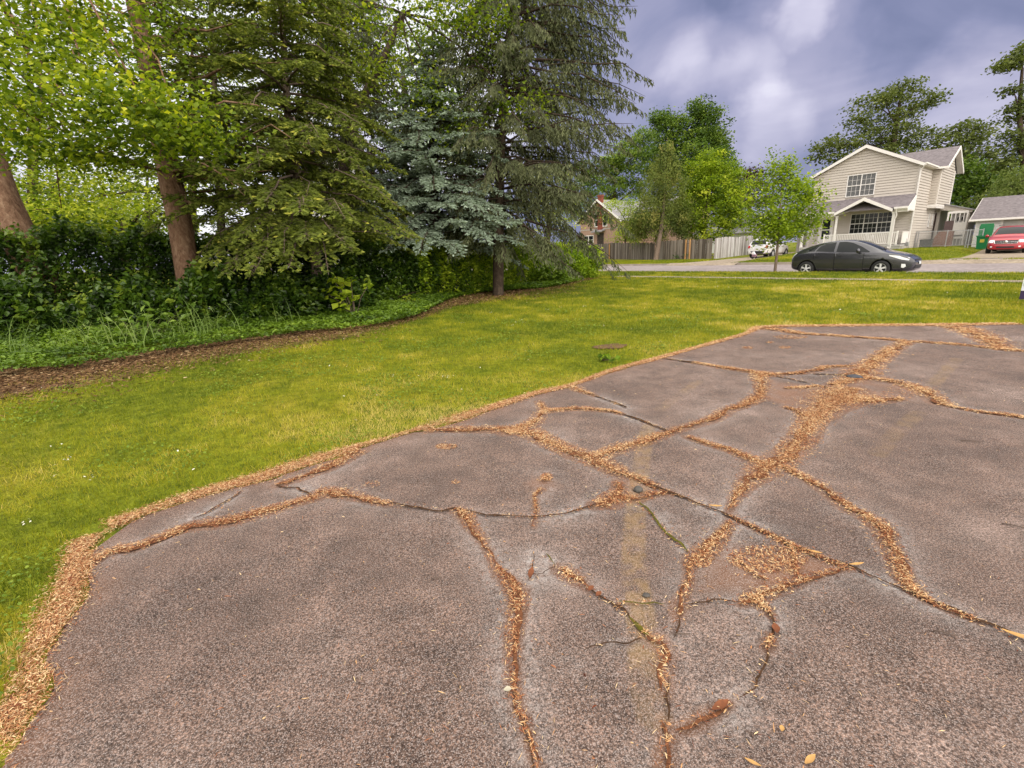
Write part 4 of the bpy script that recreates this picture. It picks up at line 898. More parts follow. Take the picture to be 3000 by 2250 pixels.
mb.build('roof', M_shin, wh); window(wh, (0, -.01, 0), X_, -Y_, -2.5, -1.5, 1.1, 2.5, 1, 1, 1, 'top', None, .1); window(wh, (0, -.01, 0), X_, -Y_, 1.5, 2.5, 1.1, 2.5, 1, 1, 1, 'top', None, .1)

# ------------------------------------------------------------------ fences
def woodmat(name, lo, mid, hi, grain=1.0):
    m, nt, out = nt_new(name); L = nt.links.new
    b = nd(nt, 'ShaderNodeBsdfPrincipled'); L(b.outputs[0], out.inputs[0]); b.inputs['Roughness'].default_value = .85; b.inputs['Specular IOR Level'].default_value = .2
    tc = nd(nt, 'ShaderNodeTexCoord'); mp = nd(nt, 'ShaderNodeMapping'); mp.inputs['Scale'].default_value = (7, 7, .7); L(tc.outputs['Object'], mp.inputs[0])
    n = noise(nt, mp.outputs[0], 1.2*grain, 6, .7); a = nd(nt, 'ShaderNodeAttribute', attribute_name='tint')
    f_ = math_n(nt, 'ADD', math_n(nt, 'MULTIPLY', n.outputs['Fac'], .6), math_n(nt, 'MULTIPLY', a.outputs['Fac'], .4))
    L(ramp(nt, [(.3, lo), (.5, mid), (.68, hi)], f_).outputs[0], b.inputs['Base Color']); return m
M_fbrown = woodmat('weathered_boards', (.075, .060, .050), (.15, .125, .105), (.25, .215, .19))
M_fwhite = woodmat('flaking_white_boards', (.22, .19, .18), (.46, .43, .43), (.66, .64, .65))
M_post = mat('new_post', (.36, .20, .085), .8, var=.15)
rng = np.random.default_rng(21)
def board_fence(name, pts, h, m, label, posts=(), lean=.012, bw=.14):
    root = empty(name, (float(pts[0][0]), float(pts[0][1]), 0), 0, label, 'fence'); o3 = np.array([pts[0][0], pts[0][1], 0])
    mb = MB(); tt = []
    for a, b_ in zip(pts[:-1], pts[1:]):
        a = np.array(a, float); b_ = np.array(b_, float); l_ = np.linalg.norm(b_[:2]-a[:2]); n = int(l_/bw); d = (b_-a)/l_; nn = np.array([d[1], -d[0], 0])
        for k in range(n):
            p = a+d*(k*bw)-o3; q = a+d*((k+1)*bw-.008-rng.random()*.008)-o3; hh = h+rng.normal(0, .02)-(.12 if rng.random() < .03 else 0)+.06*math.sin(k*.07); le = rng.normal(0, lean); off = nn*rng.uniform(0, .012); th = nn*.02
            top = np.array([0, 0, hh])+d*le; lo = np.array([0, 0, -.05])
            mb.prism([p+off+lo, q+off+lo, q+off+top, p+off+top], th); tt += [rng.random()]*8
        for zz in (.35, h-.3): mb.bar(a-o3-nn*.03+np.array([0, 0, zz]), b_-o3-nn*.03+np.array([0, 0, zz]), .04, .09); tt += [.3]*8
    o = mb.build('boards', m, root); at_ = o.data.attributes.new('tint', 'FLOAT', 'POINT'); at_.data.foreach_set('value', np.array(tt, np.float32))
    for p, w, ph, pm in posts: MB().box(p[0]-o3[0]-w/2, p[0]-o3[0]+w/2, p[1]-o3[1]-w/2, p[1]-o3[1]+w/2, p[2]-.2, p[2]+ph).build('post', pm, root)
    return root
FB = [W(-47.5, 52.0, .35), W(-40.7, 48.9, .27), W(-30.5, 45.5, .14), W(-26.3, 44.85, .13), W(-23.6, 44.45, .12)]
board_fence('board_fence', FB, 1.82, M_fbrown, 'weathered brown board fence along the far side of the street', [(W(-38.8, 48.1, .25), .14, 1.75, M_post), (W(-26.6, 44.75, .13), .13, 1.9, M_post), (W(-26.1, 44.66, .13), .12, 1.9, M_post), (W(-31, 45.4, .14), .12, 1.8, M_fbrown)])
board_fence('board_fence', [W(-23.45, 44.42, .12), W(-23.8, 49, .15), W(-24.3, 55, .28)], 1.9, M_fwhite, 'flaking white board fence running back beside the driveway', lean=.03)
board_fence('board_fence', [W(-20.6, 56.0, .3), W(-17.3, 53.0, .45)], 1.85, M_fwhite, 'pale board fence between the driveway and the beige house', lean=.02)

# ------------------------------------------------------------------ cars
def paintmat(name, col, rough=.32, metal=.25, coat=.6):
    m, nt, out = nt_new(name); b = nd(nt, 'ShaderNodeBsdfPrincipled'); nt.links.new(b.outputs[0], out.inputs[0])
    tc = nd(nt, 'ShaderNodeTexCoord'); n = noise(nt, tc.outputs['Object'], 2.5, 4)
    nt.links.new(ramp(nt, [(.3, tuple(c*.88 for c in col)), (.7, tuple(c*1.1 for c in col))], n.outputs['Fac']).outputs[0], b.inputs['Base Color'])
    b.inputs['Roughness'].default_value = rough; b.inputs['Metallic'].default_value = metal; b.inputs['Coat Weight'].default_value = coat; b.inputs['Coat Roughness'].default_value = .08
    return m
M_carglass = glassmat('car_glass', (.012, .014, .016), .04); M_rub = mat('tyre_rubber', (.018, .018, .019), .85, var=.2); M_alloy = mat('alloy', (.62, .62, .63), .45, .35, var=.05)
M_blackp = mat('black_plastic', (.02, .02, .022), .5, var=.1); M_lamp = mat('lamp_lens', (.72, .73, .76), .12, spec=.8, var=.15, vscale=25); M_red = mat('tail_lens', (.42, .012, .012), .15, spec=.8); M_clear = mat('clear_tail_lens', (.78, .77, .78), .15, spec=.8); M_chrome = mat('chrome', (.7, .7, .72), .15, .95); M_plate = mat('number_plate', (.55, .58, .62), .4)

def loft_body(name, st, parent, m, wells, wr, sub=2):
    """st rows: x, zbot, zbelt, ztop, wbot, wbelt, wtop ; mirrored cross sections, rounded by subdivision, wheel wells cut out"""
    bm = bmesh.new(); rings = []
    for x, zb, zl, zt, wb, wl, wt in st:
        zm = zb+(zl-zb)*.42
        half = [(0, zb), (wb*.75, zb), (wb, zb+.05), (max(wb, wl)*1.0+.004, zm), (wl, zl-.03), (wl-.025, zl+.015), (wt+.04, zt-.07 if zt-zl > .2 else zl+(zt-zl)*.6), (wt*.85, zt-.012), (wt*.4, zt), (0, zt+.004)]
        ring = [bm.verts.new((x, y, z)) for y, z in half]+[bm.verts.new((x, -y, z)) for y, z in half[-2:0:-1]]
        rings.append(ring)
    n = len(rings[0])
    for a, b_ in zip(rings[:-1], rings[1:]):
        for i in range(n): bm.faces.new((a[i], a[(i+1) % n], b_[(i+1) % n], b_[i]))
    bm.faces.new(rings[0][::-1]); bm.faces.new(rings[-1])
    bmesh.ops.recalc_face_normals(bm, faces=list(bm.faces))
    me = bpy.data.meshes.new(name); bm.to_mesh(me); bm.free()
    tmp = bpy.data.objects.new('tmp_body', me); COL.objects.link(tmp); me.materials.append(m); me.materials.append(M_dark)
    tmp.modifiers.new('s', 'SUBSURF').levels = sub
    cut = MB()
    for wx in wells:
        for sg in (-1, 1): cut.lathe([(0, sg*.60), (wr, sg*.60), (wr, sg*1.3), (0, sg*1.3)] if sg > 0 else [(0, -1.3), (wr, -1.3), (wr, -.60), (0, -.60)], (wx, 0, wr-.045), 'y', 28, 1)
    co = cut.build('tmp_cut', [m, M_dark])
    bo = tmp.modifiers.new('b', 'BOOLEAN'); bo.operation = 'DIFFERENCE'; bo.object = co; bo.solver = 'EXACT'
    dg = bpy.context.evaluated_depsgraph_get(); dg.update()
    me2 = bpy.data.meshes.new_from_object(tmp.evaluated_get(dg)); me2.name = name
    for o_ in (tmp, co): bpy.data.objects.remove(o_, do_unlink=True)
    me2.polygons.foreach_set('use_smooth', [True]*len(me2.polygons))
    if len(me2.materials) < 2: me2.materials.append(M_dark)
    o = bpy.data.objects.new('body', me2); COL.objects.link(o); o.parent = parent
    bm = bmesh.new(); bm.from_mesh(me2); bv = BVHTree.FromBMesh(bm); bm.free()
    return o, bv
def patch(name, poly, bv, axis, sgn, m, parent, off=.006, cuts=3):
    """panel lying on the body: poly in (x,z) cast along y, in (y,z) cast along x, or in (x,y) cast along z"""
    bm = bmesh.new(); f = bm.faces.new([bm.verts.new((a, 0, b_)) for a, b_ in poly]); bmesh.ops.triangulate(bm, faces=[f])
    bmesh.ops.subdivide_edges(bm, edges=list(bm.edges), cuts=cuts, use_grid_fill=True)
    for v in bm.verts:
        a, b_ = v.co.x, v.co.z
        if axis == 'y': o_, d = Vector((a, sgn*4, b_)), Vector((0, -sgn, 0))
        elif axis == 'x': o_, d = Vector((sgn*9, a, b_)), Vector((-sgn, 0, 0))
        else: o_, d = Vector((a, b_, 6)), Vector((0, 0, -1))
        h = bv.ray_cast(o_, d)
        if h[0] is None: h = bv.find_nearest(o_+d*(4-.8 if axis == 'y' else 4))
        nn = h[1]; nn = nn if nn.dot(d) < 0 else -nn
        v.co = h[0]+nn*off-d*.002
    bmesh.ops.recalc_face_normals(bm, faces=list(bm.faces))
    me = bpy.data.meshes.new(name); bm.to_mesh(me); bm.free(); me.polygons.foreach_set('use_smooth', [True]*len(me.polygons))
    return link(name, me, m, parent)
def wheel(parent, x, y, r, w, sg, spokes=5):
    t = MB().lathe([(r*.66, -w/2+.01), (r*.9, -w/2), (r*.98, -w/2+.03), (r, 0), (r*.98, w/2-.03), (r*.9, w/2), (r*.66, w/2-.01), (r*.62, 0), (r*.66, -w/2+.01)], (x, y, r), 'y', 32)
    t.lathe([(0, -sg*.01), (r*.64, -sg*.01)], (x, y, r), 'y', 24)
    t = t.build('wheel', M_rub, parent, True)
    rm = MB(); yo = y+sg*(w/2-.03)
    rm.lathe([(r*.68, -.012), (r*.68, .012), (r*.60, .016), (r*.58, -.012)], (x, yo, r), 'y', 32)
    for k in range(spokes):
        a = 2*math.pi*k/spokes+.3
        for da, ww in ((-.11, .05), (.11, .05)): rm.bar((x+r*.1*math.cos(a), yo, r+r*.1*math.sin(a)), (x+r*.62*math.cos(a+da), yo-sg*.008, r+r*.62*math.sin(a+da)), ww*r/.31*.8, .02, up=(0, 1, 0))
    rm.lathe([(0, sg*.022), (r*.16, sg*.018), (r*.2, -sg*.01)], (x, yo, r), 'y', 16); rm.build('rim', M_alloy, t)
    MB().lathe([(0, 0), (r*.66, 0)], (x, yo-sg*.045, r), 'y', 24).build('brake_disc', M_blackp, t)
    return t
def mirror_pair(name, x, z, y, parent, m):
    for sg in (-1, 1):
        b_ = MB(); b_.lathe([(0, -.075), (.07, -.06), (.10, 0), (.085, .05), (0, .07)], (x, sg*(y+.12), z), 'x', 12); b_.bar((x+.02, sg*(y-.03), z-.05), (x+.01, sg*(y+.06), z-.02), .05); b_.build(name, m, parent, True)

# dark grey hatchback at the kerb (local x along the street, nose towards +x)
CX0 = -9.04
car = empty('parked_hatchback', gpt(CX0, 24.86)*0+W(CX0, 24.80, -.088), STREET_ROT, 'dark grey hatchback parked at the kerb in front of the house', 'car')
M_grey = paintmat('charcoal_paint', (.046, .046, .058), .25, .45, 1.0)
S1 = [(.0, .34, .62, .72, .60, .66, .50), (.05, .28, .78, .92, .68, .74, .58), (.16, .24, .90, 1.07, .76, .81, .60), (.45, .20, .97, 1.19, .80, .855, .60), (.9, .18, .98, 1.345, .81, .865, .60),
      (1.4, .17, .975, 1.45, .82, .87, .595), (1.95, .17, .965, 1.49, .82, .872, .59), (2.4, .17, .955, 1.46, .82, .87, .585), (2.85, .17, .945, 1.31, .82, .868, .59), (3.25, .18, .935, 1.10, .82, .862, .64),
      (3.5, .18, .905, .985, .81, .85, .66), (3.9, .18, .85, .915, .80, .82, .60), (4.2, .2, .77, .82, .74, .75, .52), (4.38, .2, .68, .71, .62, .63, .44), (4.47, .26, .52, .58, .42, .46, .34)]
body, bv = loft_body('body', S1, car, M_grey, (.70, 3.41), .365)
for sg in (-1, 1):
    patch('side_window', [(.72, 1.05), (.70, 1.13), (1.05, 1.285), (.95, 1.05)], bv, 'y', sg, M_carglass, car)
    patch('side_window', [(1.00, 1.05), (1.14, 1.25), (1.33, 1.335), (1.70, 1.40), (1.70, 1.01)], bv, 'y', sg, M_carglass, car)
    patch('side_window', [(1.80, 1.005), (1.80, 1.402), (2.05, 1.405), (2.32, 1.345), (2.66, 1.185), (2.98, .985), (2.95, .965)], bv, 'y', sg, M_carglass, car)
    for dx0, dx1, hx in ((.98, 1.755, 1.1), (1.765, 2.80, 1.95)):
        d_ = patch('door', [(dx0+.14, .30), (dx0, .62), (dx0+.02, .99), (dx1, .945), (dx1, .27)], bv, 'y', sg, M_grey, car, .008, 4)
        for gx0_ in (dx0+.01, dx1): patch('shut_line', [(gx0_-.008, .30), (gx0_-.008, .93), (gx0_+.008, .93), (gx0_+.008, .30)], bv, 'y', sg, M_dark, d_, .012, 2)
        h = patch('handle', [(hx-.12, .835), (hx-.12, .875), (hx+.10, .87), (hx+.10, .83)], bv, 'y', sg, M_blackp, d_, .022, 1)
    patch('headlight', [(3.66, .80), (3.62, .845), (3.95, .80), (4.27, .665), (4.25, .625), (4.05, .66)], bv, 'y', sg, M_lamp, car, .010)
    patch('fog_lamp', [(4.06, .36), (4.06, .50), (4.17, .49), (4.20, .40), (4.14, .34)], bv, 'y', sg, M_lamp, car, .010, 2)
    patch('tail_light', [(.03, .68), (.03, .88), (.12, 1.03), (.26, .97), (.15, .86)], bv, 'y', sg, M_clear, car, .012)
    patch('sill', [(.98, .185), (.98, .235), (3.05, .235), (3.05, .185)], bv, 'y', sg, M_blackp, car, .006, 4)
    for wx in (.70, 3.41): wheel(car, wx, sg*.765, .318, .20, sg)
mirror_pair('mirror', 2.62, 1.03, .87, car, M_grey)
patch('windscreen', [(2.42, -.50), (2.42, .50), (3.36, .60), (3.36, -.60)], bv, 'z', 1, M_carglass, car, .006, 4)
patch('rear_window', [(.22, -.56), (.22, .56), (1.15, .52), (1.15, -.52)], bv, 'z', 1, M_carglass, car, .006, 4)
patch('grille', [(-.50, .60), (.50, .60), (.46, .66), (-.46, .66)], bv, 'x', 1, M_blackp, car, .012); patch('lower_grille', [(-.56, .30), (.56, .30), (.46, .44), (-.46, .44)], bv, 'x', 1, M_blackp, car, .012); patch('number_plate', [(-.15, .46), (.15, .46), (.15, .57), (-.15, .57)], bv, 'x', 1, M_plate, car, .02)
MB().box(.4, 4.1, -.7, .7, .16, .24).build('underbody', M_dark, car)
MB().bar((3.2, 0, 1.125), (3.42, -.45, 1.045), .03).build('wiper', M_blackp, car)

# red minivan facing the street on the drive
van = empty('red_minivan', W(-4.12, 44.95, .135), STREET_ROT, 'red minivan parked facing the street in front of the garage', 'van')
vb = empty('body_frame', (0, 0, 0))   # rotated so that local x runs towards the street
bpy.data.objects.remove(vb)
van.rotation_euler.z = STREET_ROT-math.pi/2
M_redp = paintmat('red_paint', (.34, .012, .025), .3, .2)
S2 = [(-5.1, .35, .9, 1.0, .8, .84, .66), (-5.05, .3, 1.05, 1.66, .86, .9, .68), (-4.7, .25, 1.12, 1.74, .92, .96, .70), (-3.6, .22, 1.12, 1.76, .93, .97, .70), (-2.3, .22, 1.10, 1.76, .93, .97, .70), (-1.75, .22, 1.08, 1.70, .93, .97, .70), (-1.2, .23, 1.06, 1.36, .93, .96, .74), (-.85, .24, 1.02, 1.10, .92, .95, .76),
      (-.45, .24, .92, 1.0, .90, .91, .70), (-.15, .25, .80, .87, .84, .84, .62), (-.02, .26, .62, .72, .74, .74, .55), (.05, .3, .5, .55, .6, .6, .4)]
body, bv = loft_body('body', S2, van, M_redp, (-.95, -3.95), .39)
patch('windscreen', [(-1.72, -.60), (-1.72, .60), (-1.0, .72), (-1.0, -.72)], bv, 'z', 1, M_carglass, van, .008, 4)
patch('grille', [(-.50, .64), (.50, .64), (.56, .83), (-.56, .83)], bv, 'x', 1, M_blackp, van, .012); 
cb = MB(); cb.box(.085, .10, -.5, .5, .725, .75)
for sg in (-1, 1): cb.bar((.05, sg*.52, .64), (.0, sg*.57, .84), .03)
cb.lathe([(0, .03), (.075, .02), (.09, 0)], (.085, 0, .735), 'x', 10); cb.bar((.045, -.5, .645), (.045, .5, .645), .025); cb.build('grille_bar', M_chrome, van)
patch('lower_grille', [(-.42, .36), (.42, .36), (.40, .46), (-.40, .46)], bv, 'x', 1, M_blackp, van, .012)
for sg in (-1, 1):
    patch('headlight', [(sg*.60, .68), (sg*.57, .85), (sg*.80, .84), (sg*.84, .70)], bv, 'x', 1, M_lamp, van, .014)
    patch('fog_lamp', [(sg*.60, .40), (sg*.60, .48), (sg*.70, .48), (sg*.70, .40)], bv, 'x', 1, M_lamp, van, .014, 1)
    patch('side_window', [(-1.2, 1.13), (-1.9, 1.58), (-2.4, 1.62), (-2.4, 1.14)], bv, 'y', sg, M_carglass, van); patch('side_window', [(-2.5, 1.14), (-2.5, 1.62), (-4.8, 1.62), (-4.8, 1.16)], bv, 'y', sg, M_carglass, van)
    MB().bar((-1.95, sg*.66, 1.80), (-4.3, sg*.66, 1.82), .04).build('roof_rail', M_blackp, van)
    for wx in (-.95, -3.95): wheel(van, wx, sg*.85, .335, .22, sg)
mirror_pair('mirror', -1.3, 1.13, .97, van, M_redp)
MB().box(-4.6, -.3, -.75, .75, .22, .32).build('underbody', M_dark, van)

# white estate car seen from behind on the other drive
suv = empty('white_suv', W(-19.55, 44.6, .13), STREET_ROT-D2R(2), 'white SUV seen from behind beside the flaking board fence', 'car')
suv.rotation_euler.z = STREET_ROT+math.pi/2   # local x away from the street
M_wht = paintmat('white_paint', (.68, .67, .68), .3, .05)
S3 = [(-.04, .45, .75, .85, .62, .66, .5), (.0, .38, .95, 1.05, .84, .86, .7), (.10, .36, 1.08, 1.30, .88, .92, .70), (.32, .34, 1.12, 1.62, .90, .95, .66), (.8, .3, 1.10, 1.69, .91, .96, .66), (2.0, .28, 1.06, 1.70, .92, .96, .66), (2.7, .28, 1.04, 1.62, .92, .96, .66), (3.2, .28, 1.03, 1.32, .92, .95, .70), (3.55, .28, 1.0, 1.10, .92, .94, .74),
      (4.1, .28, .95, 1.03, .90, .90, .7), (4.5, .3, .82, .9, .82, .82, .6), (4.68, .34, .65, .72, .6, .6, .4)]
body, bv = loft_body('body', S3, suv, M_wht, (.95, 3.75), .40)
patch('rear_window', [(-.64, 1.16), (.64, 1.16), (.56, 1.52), (-.56, 1.52)], bv, 'x', -1, M_carglass, suv, .01)
patch('rear_bumper', [(-.84, .40), (.84, .40), (.86, .62), (-.86, .62)], bv, 'x', -1, M_blackp, suv, .02); patch('number_plate', [(-.22, .88), (.22, .88), (.22, 1.0), (-.22, 1.0)], bv, 'x', -1, M_plate, suv, .02); patch('chrome_strip', [(-.5, 1.03), (.5, 1.03), (.5, 1.06), (-.5, 1.06)], bv, 'x', -1, M_chrome, suv, .02, 2)
for sg in (-1, 1):
    patch('tail_light', [(sg*.66, .88), (sg*.66, 1.08), (sg*.84, 1.08), (sg*.85, .84)], bv, 'x', -1, M_red, suv, .016)
    patch('side_window', [(.5, 1.16), (.55, 1.48), (1.5, 1.58), (1.5, 1.14)], bv, 'y', sg, M_carglass, suv); patch('side_window', [(1.6, 1.13), (1.6, 1.58), (2.5, 1.54), (3.1, 1.12)], bv, 'y', sg, M_carglass, suv)
    for wx in (.95, 3.75): wheel(suv, wx, sg*.85, .36, .23, sg)
mirror_pair('mirror', 3.0, 1.12, .95, suv, M_wht)
MB().box(.4, 4.3, -.7, .7, .28, .38).build('underbody', M_dark, suv)

# ------------------------------------------------------------------ small things
# lawn sign cut by the right edge of the picture
sp = at(2981, 893, 0); sg_ = empty('yard_sign', (sp[0], sp[1], -.01), 0, 'yard sign with red, white and navy bands at the right edge of the lawn', 'sign')
dv = ray(2981, 850); ang = math.atan2(dv[1], dv[0])-math.pi/2; sg_.rotation_euler.z = ang
k = depth(sp)/F; wS = .62
M_sr = mat('sign_red', (.36, .012, .02), .45, var=.05); M_sw = mat('sign_white', (.62, .64, .72), .45, var=.04); M_sn = mat('sign_navy', (.025, .012, .06), .45, var=.1)
z0s, z1s, z2s, z3s = [max(0.02, (893-yy)*k*.985) for yy in (875, 850, 813, 792)]
mb = MB(); mb.box(0, wS, -.006, .006, z0s, z1s-.0005, 2); mb.box(0, wS, -.006, .006, z1s, z2s-.0005, 1); mb.box(0, wS, -.006, .006, z2s, z3s, 0); mb.build('board', [M_sr, M_sw, M_sn], sg_)
mb = MB()   # first letter of the wording, the rest runs out of the frame
cz = (z1s+z2s)/2+.0; rr = (z2s-z1s)*.27
for t0 in np.linspace(.7, 2*math.pi-.7, 14)[:-1]:
    t1 = t0+(2*math.pi-1.4)/13; mb.bar((.085+rr*.8*math.cos(t0), -.009, cz+rr*math.sin(t0)), (.085+rr*.8*math.cos(t1), -.009, cz+rr*math.sin(t1)), .02, .004, up=(0, 1, 0))
mb.build('lettering', M_sn, sg_)
mb = MB(); mb.bar((.12, 0, 0), (.12, 0, z0s+.02), .008); mb.bar((.5, 0, 0), (.5, 0, z0s+.02), .008); mb.build('wire_stake', M_galv, sg_)

def rock(name, px, py, sx, sz, m, label, cat, seed=0):
    p = at(px, py, 0); rng = np.random.default_rng(seed); bm = bmesh.new(); bmesh.ops.create_icosphere(bm, subdivisions=3, radius=1)
    for v in bm.verts:
        k = 1+.25*(float(fbm(np.array([v.co.x*1.3+seed]), np.array([v.co.y*1.3+v.co.z]), seed)[0])-.5)*2; v.co = Vector((v.co.x*sx*k, v.co.y*sx*.8*k, max(v.co.z, -.3)*sz*k))
    me = bpy.data.meshes.new(name); bm.to_mesh(me); bm.free(); me.polygons.foreach_set('use_smooth', [True]*len(me.polygons))
    o = link(name, me, m); o.location = (p[0], p[1], float(PAVE_Z(p[0], p[1]))+sz*.3+.004); return tag(o, label, cat)
M_stone = mat('dark_stone', (.075, .068, .062), .85, var=.35, vscale=30, bump=.5)
rock('stone', 1870, 1440, .03, .022, M_stone, 'small dark rounded stone on the pavement beside the long joint', 'stone', 3)
rock('stone', 2503, 1106, .075, .02, mat('slate', (.05, .052, .062), .8, var=.3, vscale=20), 'flat dark slate fragment in the litter near the far pavement edge', 'stone', 5)
rock('stone', 1893, 1747, .016, .008, M_stone, 'tiny flat dark chip lying in the yellow stripe', 'stone', 7)
# sunken valve cover in the lawn
vp = at(1795, 1016, 0); vc = empty('valve_cover', (vp[0], vp[1], -.012), .3, 'rusty sunken valve cover in a bare brown hole in the lawn', 'cover')
mb = MB(); mb.lathe([(.085, .0), (.095, .012), (.115, .014), (.12, .0)], (0, 0, 0), 'z', 24); mb.build('rim', mat('pale_ring', (.15, .10, .07), .8, var=.4, vscale=30), vc); MB().lathe([(0, .008), (.09, .008)], (0, 0, 0), 'z', 20).build('lid', mat('rusty_lid', (.09, .035, .02), .9, var=.4, vscale=25), vc)
mb = MB(); n = 40; a = np.linspace(0, 2*math.pi, n, endpoint=False); rr = .15+.09*vnoise(a*2.2, a*0, 3)
mb.add([(0, .04, .018)]+[(1.35*r_*math.cos(t), .04+r_*math.sin(t), .016) for r_, t in zip(rr, a)], [(0, i+1, (i+1) % n+1) for i in range(n)]); mb.build('bare_soil', mat('bare_soil', (.11, .055, .03), .95, var=.5, vscale=20), vc)
# single dry leaves and twigs lying on the pavement
M_dry = mat('dry_leaf', (.46, .26, .09), .8, var=.3, vscale=40); M_dry2 = mat('brown_leaf', (.17, .055, .02), .8, var=.35, vscale=40); M_twig = mat('twig', (.10, .07, .055), .9, var=.3)
def dry_leaf(px, py, l, w, yaw, m, label, curl=.35):
    p = at(px, py, 0); nseg = 7; V, Fq = [], []
    for i in range(nseg):
        u = i/(nseg-1); ww = w*math.sin(math.pi*min(.97, max(.06, u)))**.8; x_ = (u-.5)*l; zz = .006+curl*l*(u-.5)**2
        V += [(x_, -ww/2, zz+ww*.25), (x_, 0, zz), (x_, ww/2, zz+ww*.3)]
    for i in range(nseg-1):
        for j in (0, 1): Fq.append((i*3+j, i*3+j+1, (i+1)*3+j+1, (i+1)*3+j))
    me = bpy.data.meshes.new('fallen_leaf'); me.from_pydata(V, [], Fq); me.update(); me.polygons.foreach_set('use_smooth', [True]*len(me.polygons))
    o = link('fallen_leaf', me, m); o.location = (p[0], p[1], float(PAVE_Z(p[0], p[1]))+.004); o.rotation_euler = (0, 0, yaw); return tag(o, label, 'leaf', 'dry leaves on the pavement')
dry_leaf(2205, 2240, .042, .011, -.6, M_dry, 'narrow tan leaf at the bottom edge of the pavement')
dry_leaf(2372, 2232, .048, .017, .5, M_dry, 'broad pale tan leaf at the bottom edge, curled up')
dry_leaf(2290, 2140, .022, .014, 1.0, M_dry, 'tiny tan leaf on the bare pavement, right of the bottom crack litter')
dry_leaf(1731, 1731, .04, .022, .9, M_dry2, 'small rust brown leaf in the crack, upper of the two near the yellow stripe')
dry_leaf(1754, 1747, .036, .022, .8, M_dry2, 'small rust brown leaf in the crack, lower of the two near the yellow stripe')
dry_leaf(1556, 1685, .075, .026, 1.35, M_dry2, 'rust brown pointed leaf standing in the crack fork')
dry_leaf(2272, 1848, .05, .028, 1.2, M_dry2, 'orange brown leaf wedged in the curved crack on the right')
dry_leaf(2110, 2074, .07, .026, .45, M_dry2, 'orange brown leaf beside the litter at the foot of the curved crack')
dry_leaf(1488, 2027, .026, .02, .2, M_petal, 'small white scrap on the pavement beside the left litter crack')
dry_leaf(2096, 1489, .07, .018, -.2, M_dry, 'pale seed wing lying across the long joint, left of its crossing')
dry_leaf(2386, 1623, .06, .016, -.5, M_dry, 'pale seed wing in the middle of the long joint')
dry_leaf(2508, 1659, .07, .016, .1, M_dry, 'pale seed wing where the side crack meets the long joint')
dry_leaf(2985, 1872, .09, .022, -.7, M_dry, 'long pale leaf in the joint at the right edge')
def twig(px, py, l, yaw, label):
    p = at(px, py, 0); z_ = float(PAVE_Z(p[0], p[1]))+.006
    mb = MB().tube([(-l/2, 0, 0), (-l*.15, l*.04, .003), (l*.2, -.0, .002), (l/2, l*.06, .004)], [.0025, .0028, .002, .0012], 6)
    o = mb.build('twig', M_twig, None, True); o.location = (p[0], p[1], z_); o.rotation_euler = (0, 0, yaw); tag(o, label, 'twig', 'twigs on the pavement')
twig(1998, 1862, .06, -.1, 'short dark twig beside the crack above the bottom litter'); twig(2770, 1860, .07, -.5, 'thin twig on the pavement below the long joint at right'); twig(2975, 1545, .10, -.6, 'pale split twig by the right edge of the pavement'); twig(1280, 1698, .05, 0, 'thin dark twig left of the main litter crack'); twig(2850, 1295, .14, -.3, 'longer twig on the far right slab')
# child's toy by the street tree
tp = at(2262, 754, .13); ty = empty('ride_on_toy', W(-18.0, 40.6, float(ground_z(-18.0, 40.6))), STREET_ROT, 'pink and white toy pram standing on the grass near the white car', 'toy')
MB().box(-.16, .16, -.12, .12, .16, .36).build('seat', mat('toy_pink', (.22, .13, .17), .5), ty, bevel=.03); mb = MB(); mb.prism([(-.18, -.12, .36), (.05, -.12, .36), (-.08, -.12, .58), (-.18, -.12, .55)], (0, .24, 0)); mb.build('hood', mat('toy_white', (.7, .66, .7), .5), ty)
for sx in (-1, 1): MB().lathe([(0, -.03), (.11, -.03), (.11, .03), (0, .03)], (sx*.14, 0, .11), 'y', 14).build('wheel', M_blackp, ty)
wb = empty('wall_mailbox', W(-17.4, 50.4, .5), STREET_ROT, 'black mailbox on a post left of the porch', 'mailbox')
MB().box(-.04, .04, -.04, .04, 0, 1.0).build('post', M_trim, wb); MB().box(-.25, .25, -.15, .15, 1.0, 1.3).build('box', M_blackp, wb, bevel=.03)

# ------------------------------------------------------------------ vegetation
def barkmat(name, lo, mid, hi, sc_=9):
    m, nt, out = nt_new(name); L = nt.links.new
    b = nd(nt, 'ShaderNodeBsdfPrincipled'); L(b.outputs[0], out.inputs[0]); b.inputs['Roughness'].default_value = .9; b.inputs['Specular IOR Level'].default_value = .15
    tc = nd(nt, 'ShaderNodeTexCoord'); mp = nd(nt, 'ShaderNodeMapping'); mp.inputs['Scale'].default_value = (1, 1, .38); L(tc.outputs['Object'], mp.inputs[0])
    n = noise(nt, mp.outputs[0], sc_, 6, .7, .6); n2 = noise(nt, mp.outputs[0], sc_*.22, 3)
    f_ = math_n(nt, 'ADD', math_n(nt, 'MULTIPLY', n.outputs['Fac'], .7), math_n(nt, 'MULTIPLY', n2.outputs['Fac'], .3))
    L(ramp(nt, [(.32, lo), (.5, mid), (.68, hi)], f_).outputs[0], b.inputs['Base Color'])
    bp = nd(nt, 'ShaderNodeBump'); bp.inputs['Strength'].default_value = 1.0; bp.inputs['Distance'].default_value = .04; L(n.outputs['Fac'], bp.inputs['Height']); L(bp.outputs[0], b.inputs['Normal']); return m
B_red = barkmat('flaky_reddish_bark', (.075, .038, .024), (.20, .115, .075), (.33, .22, .15), 14)
B_dark = barkmat('dark_bark', (.020, .014, .010), (.050, .035, .025), (.10, .073, .053), 12)
B_grey = barkmat('grey_brown_bark', (.07, .05, .038), (.15, .11, .085), (.24, .18, .14), 10)
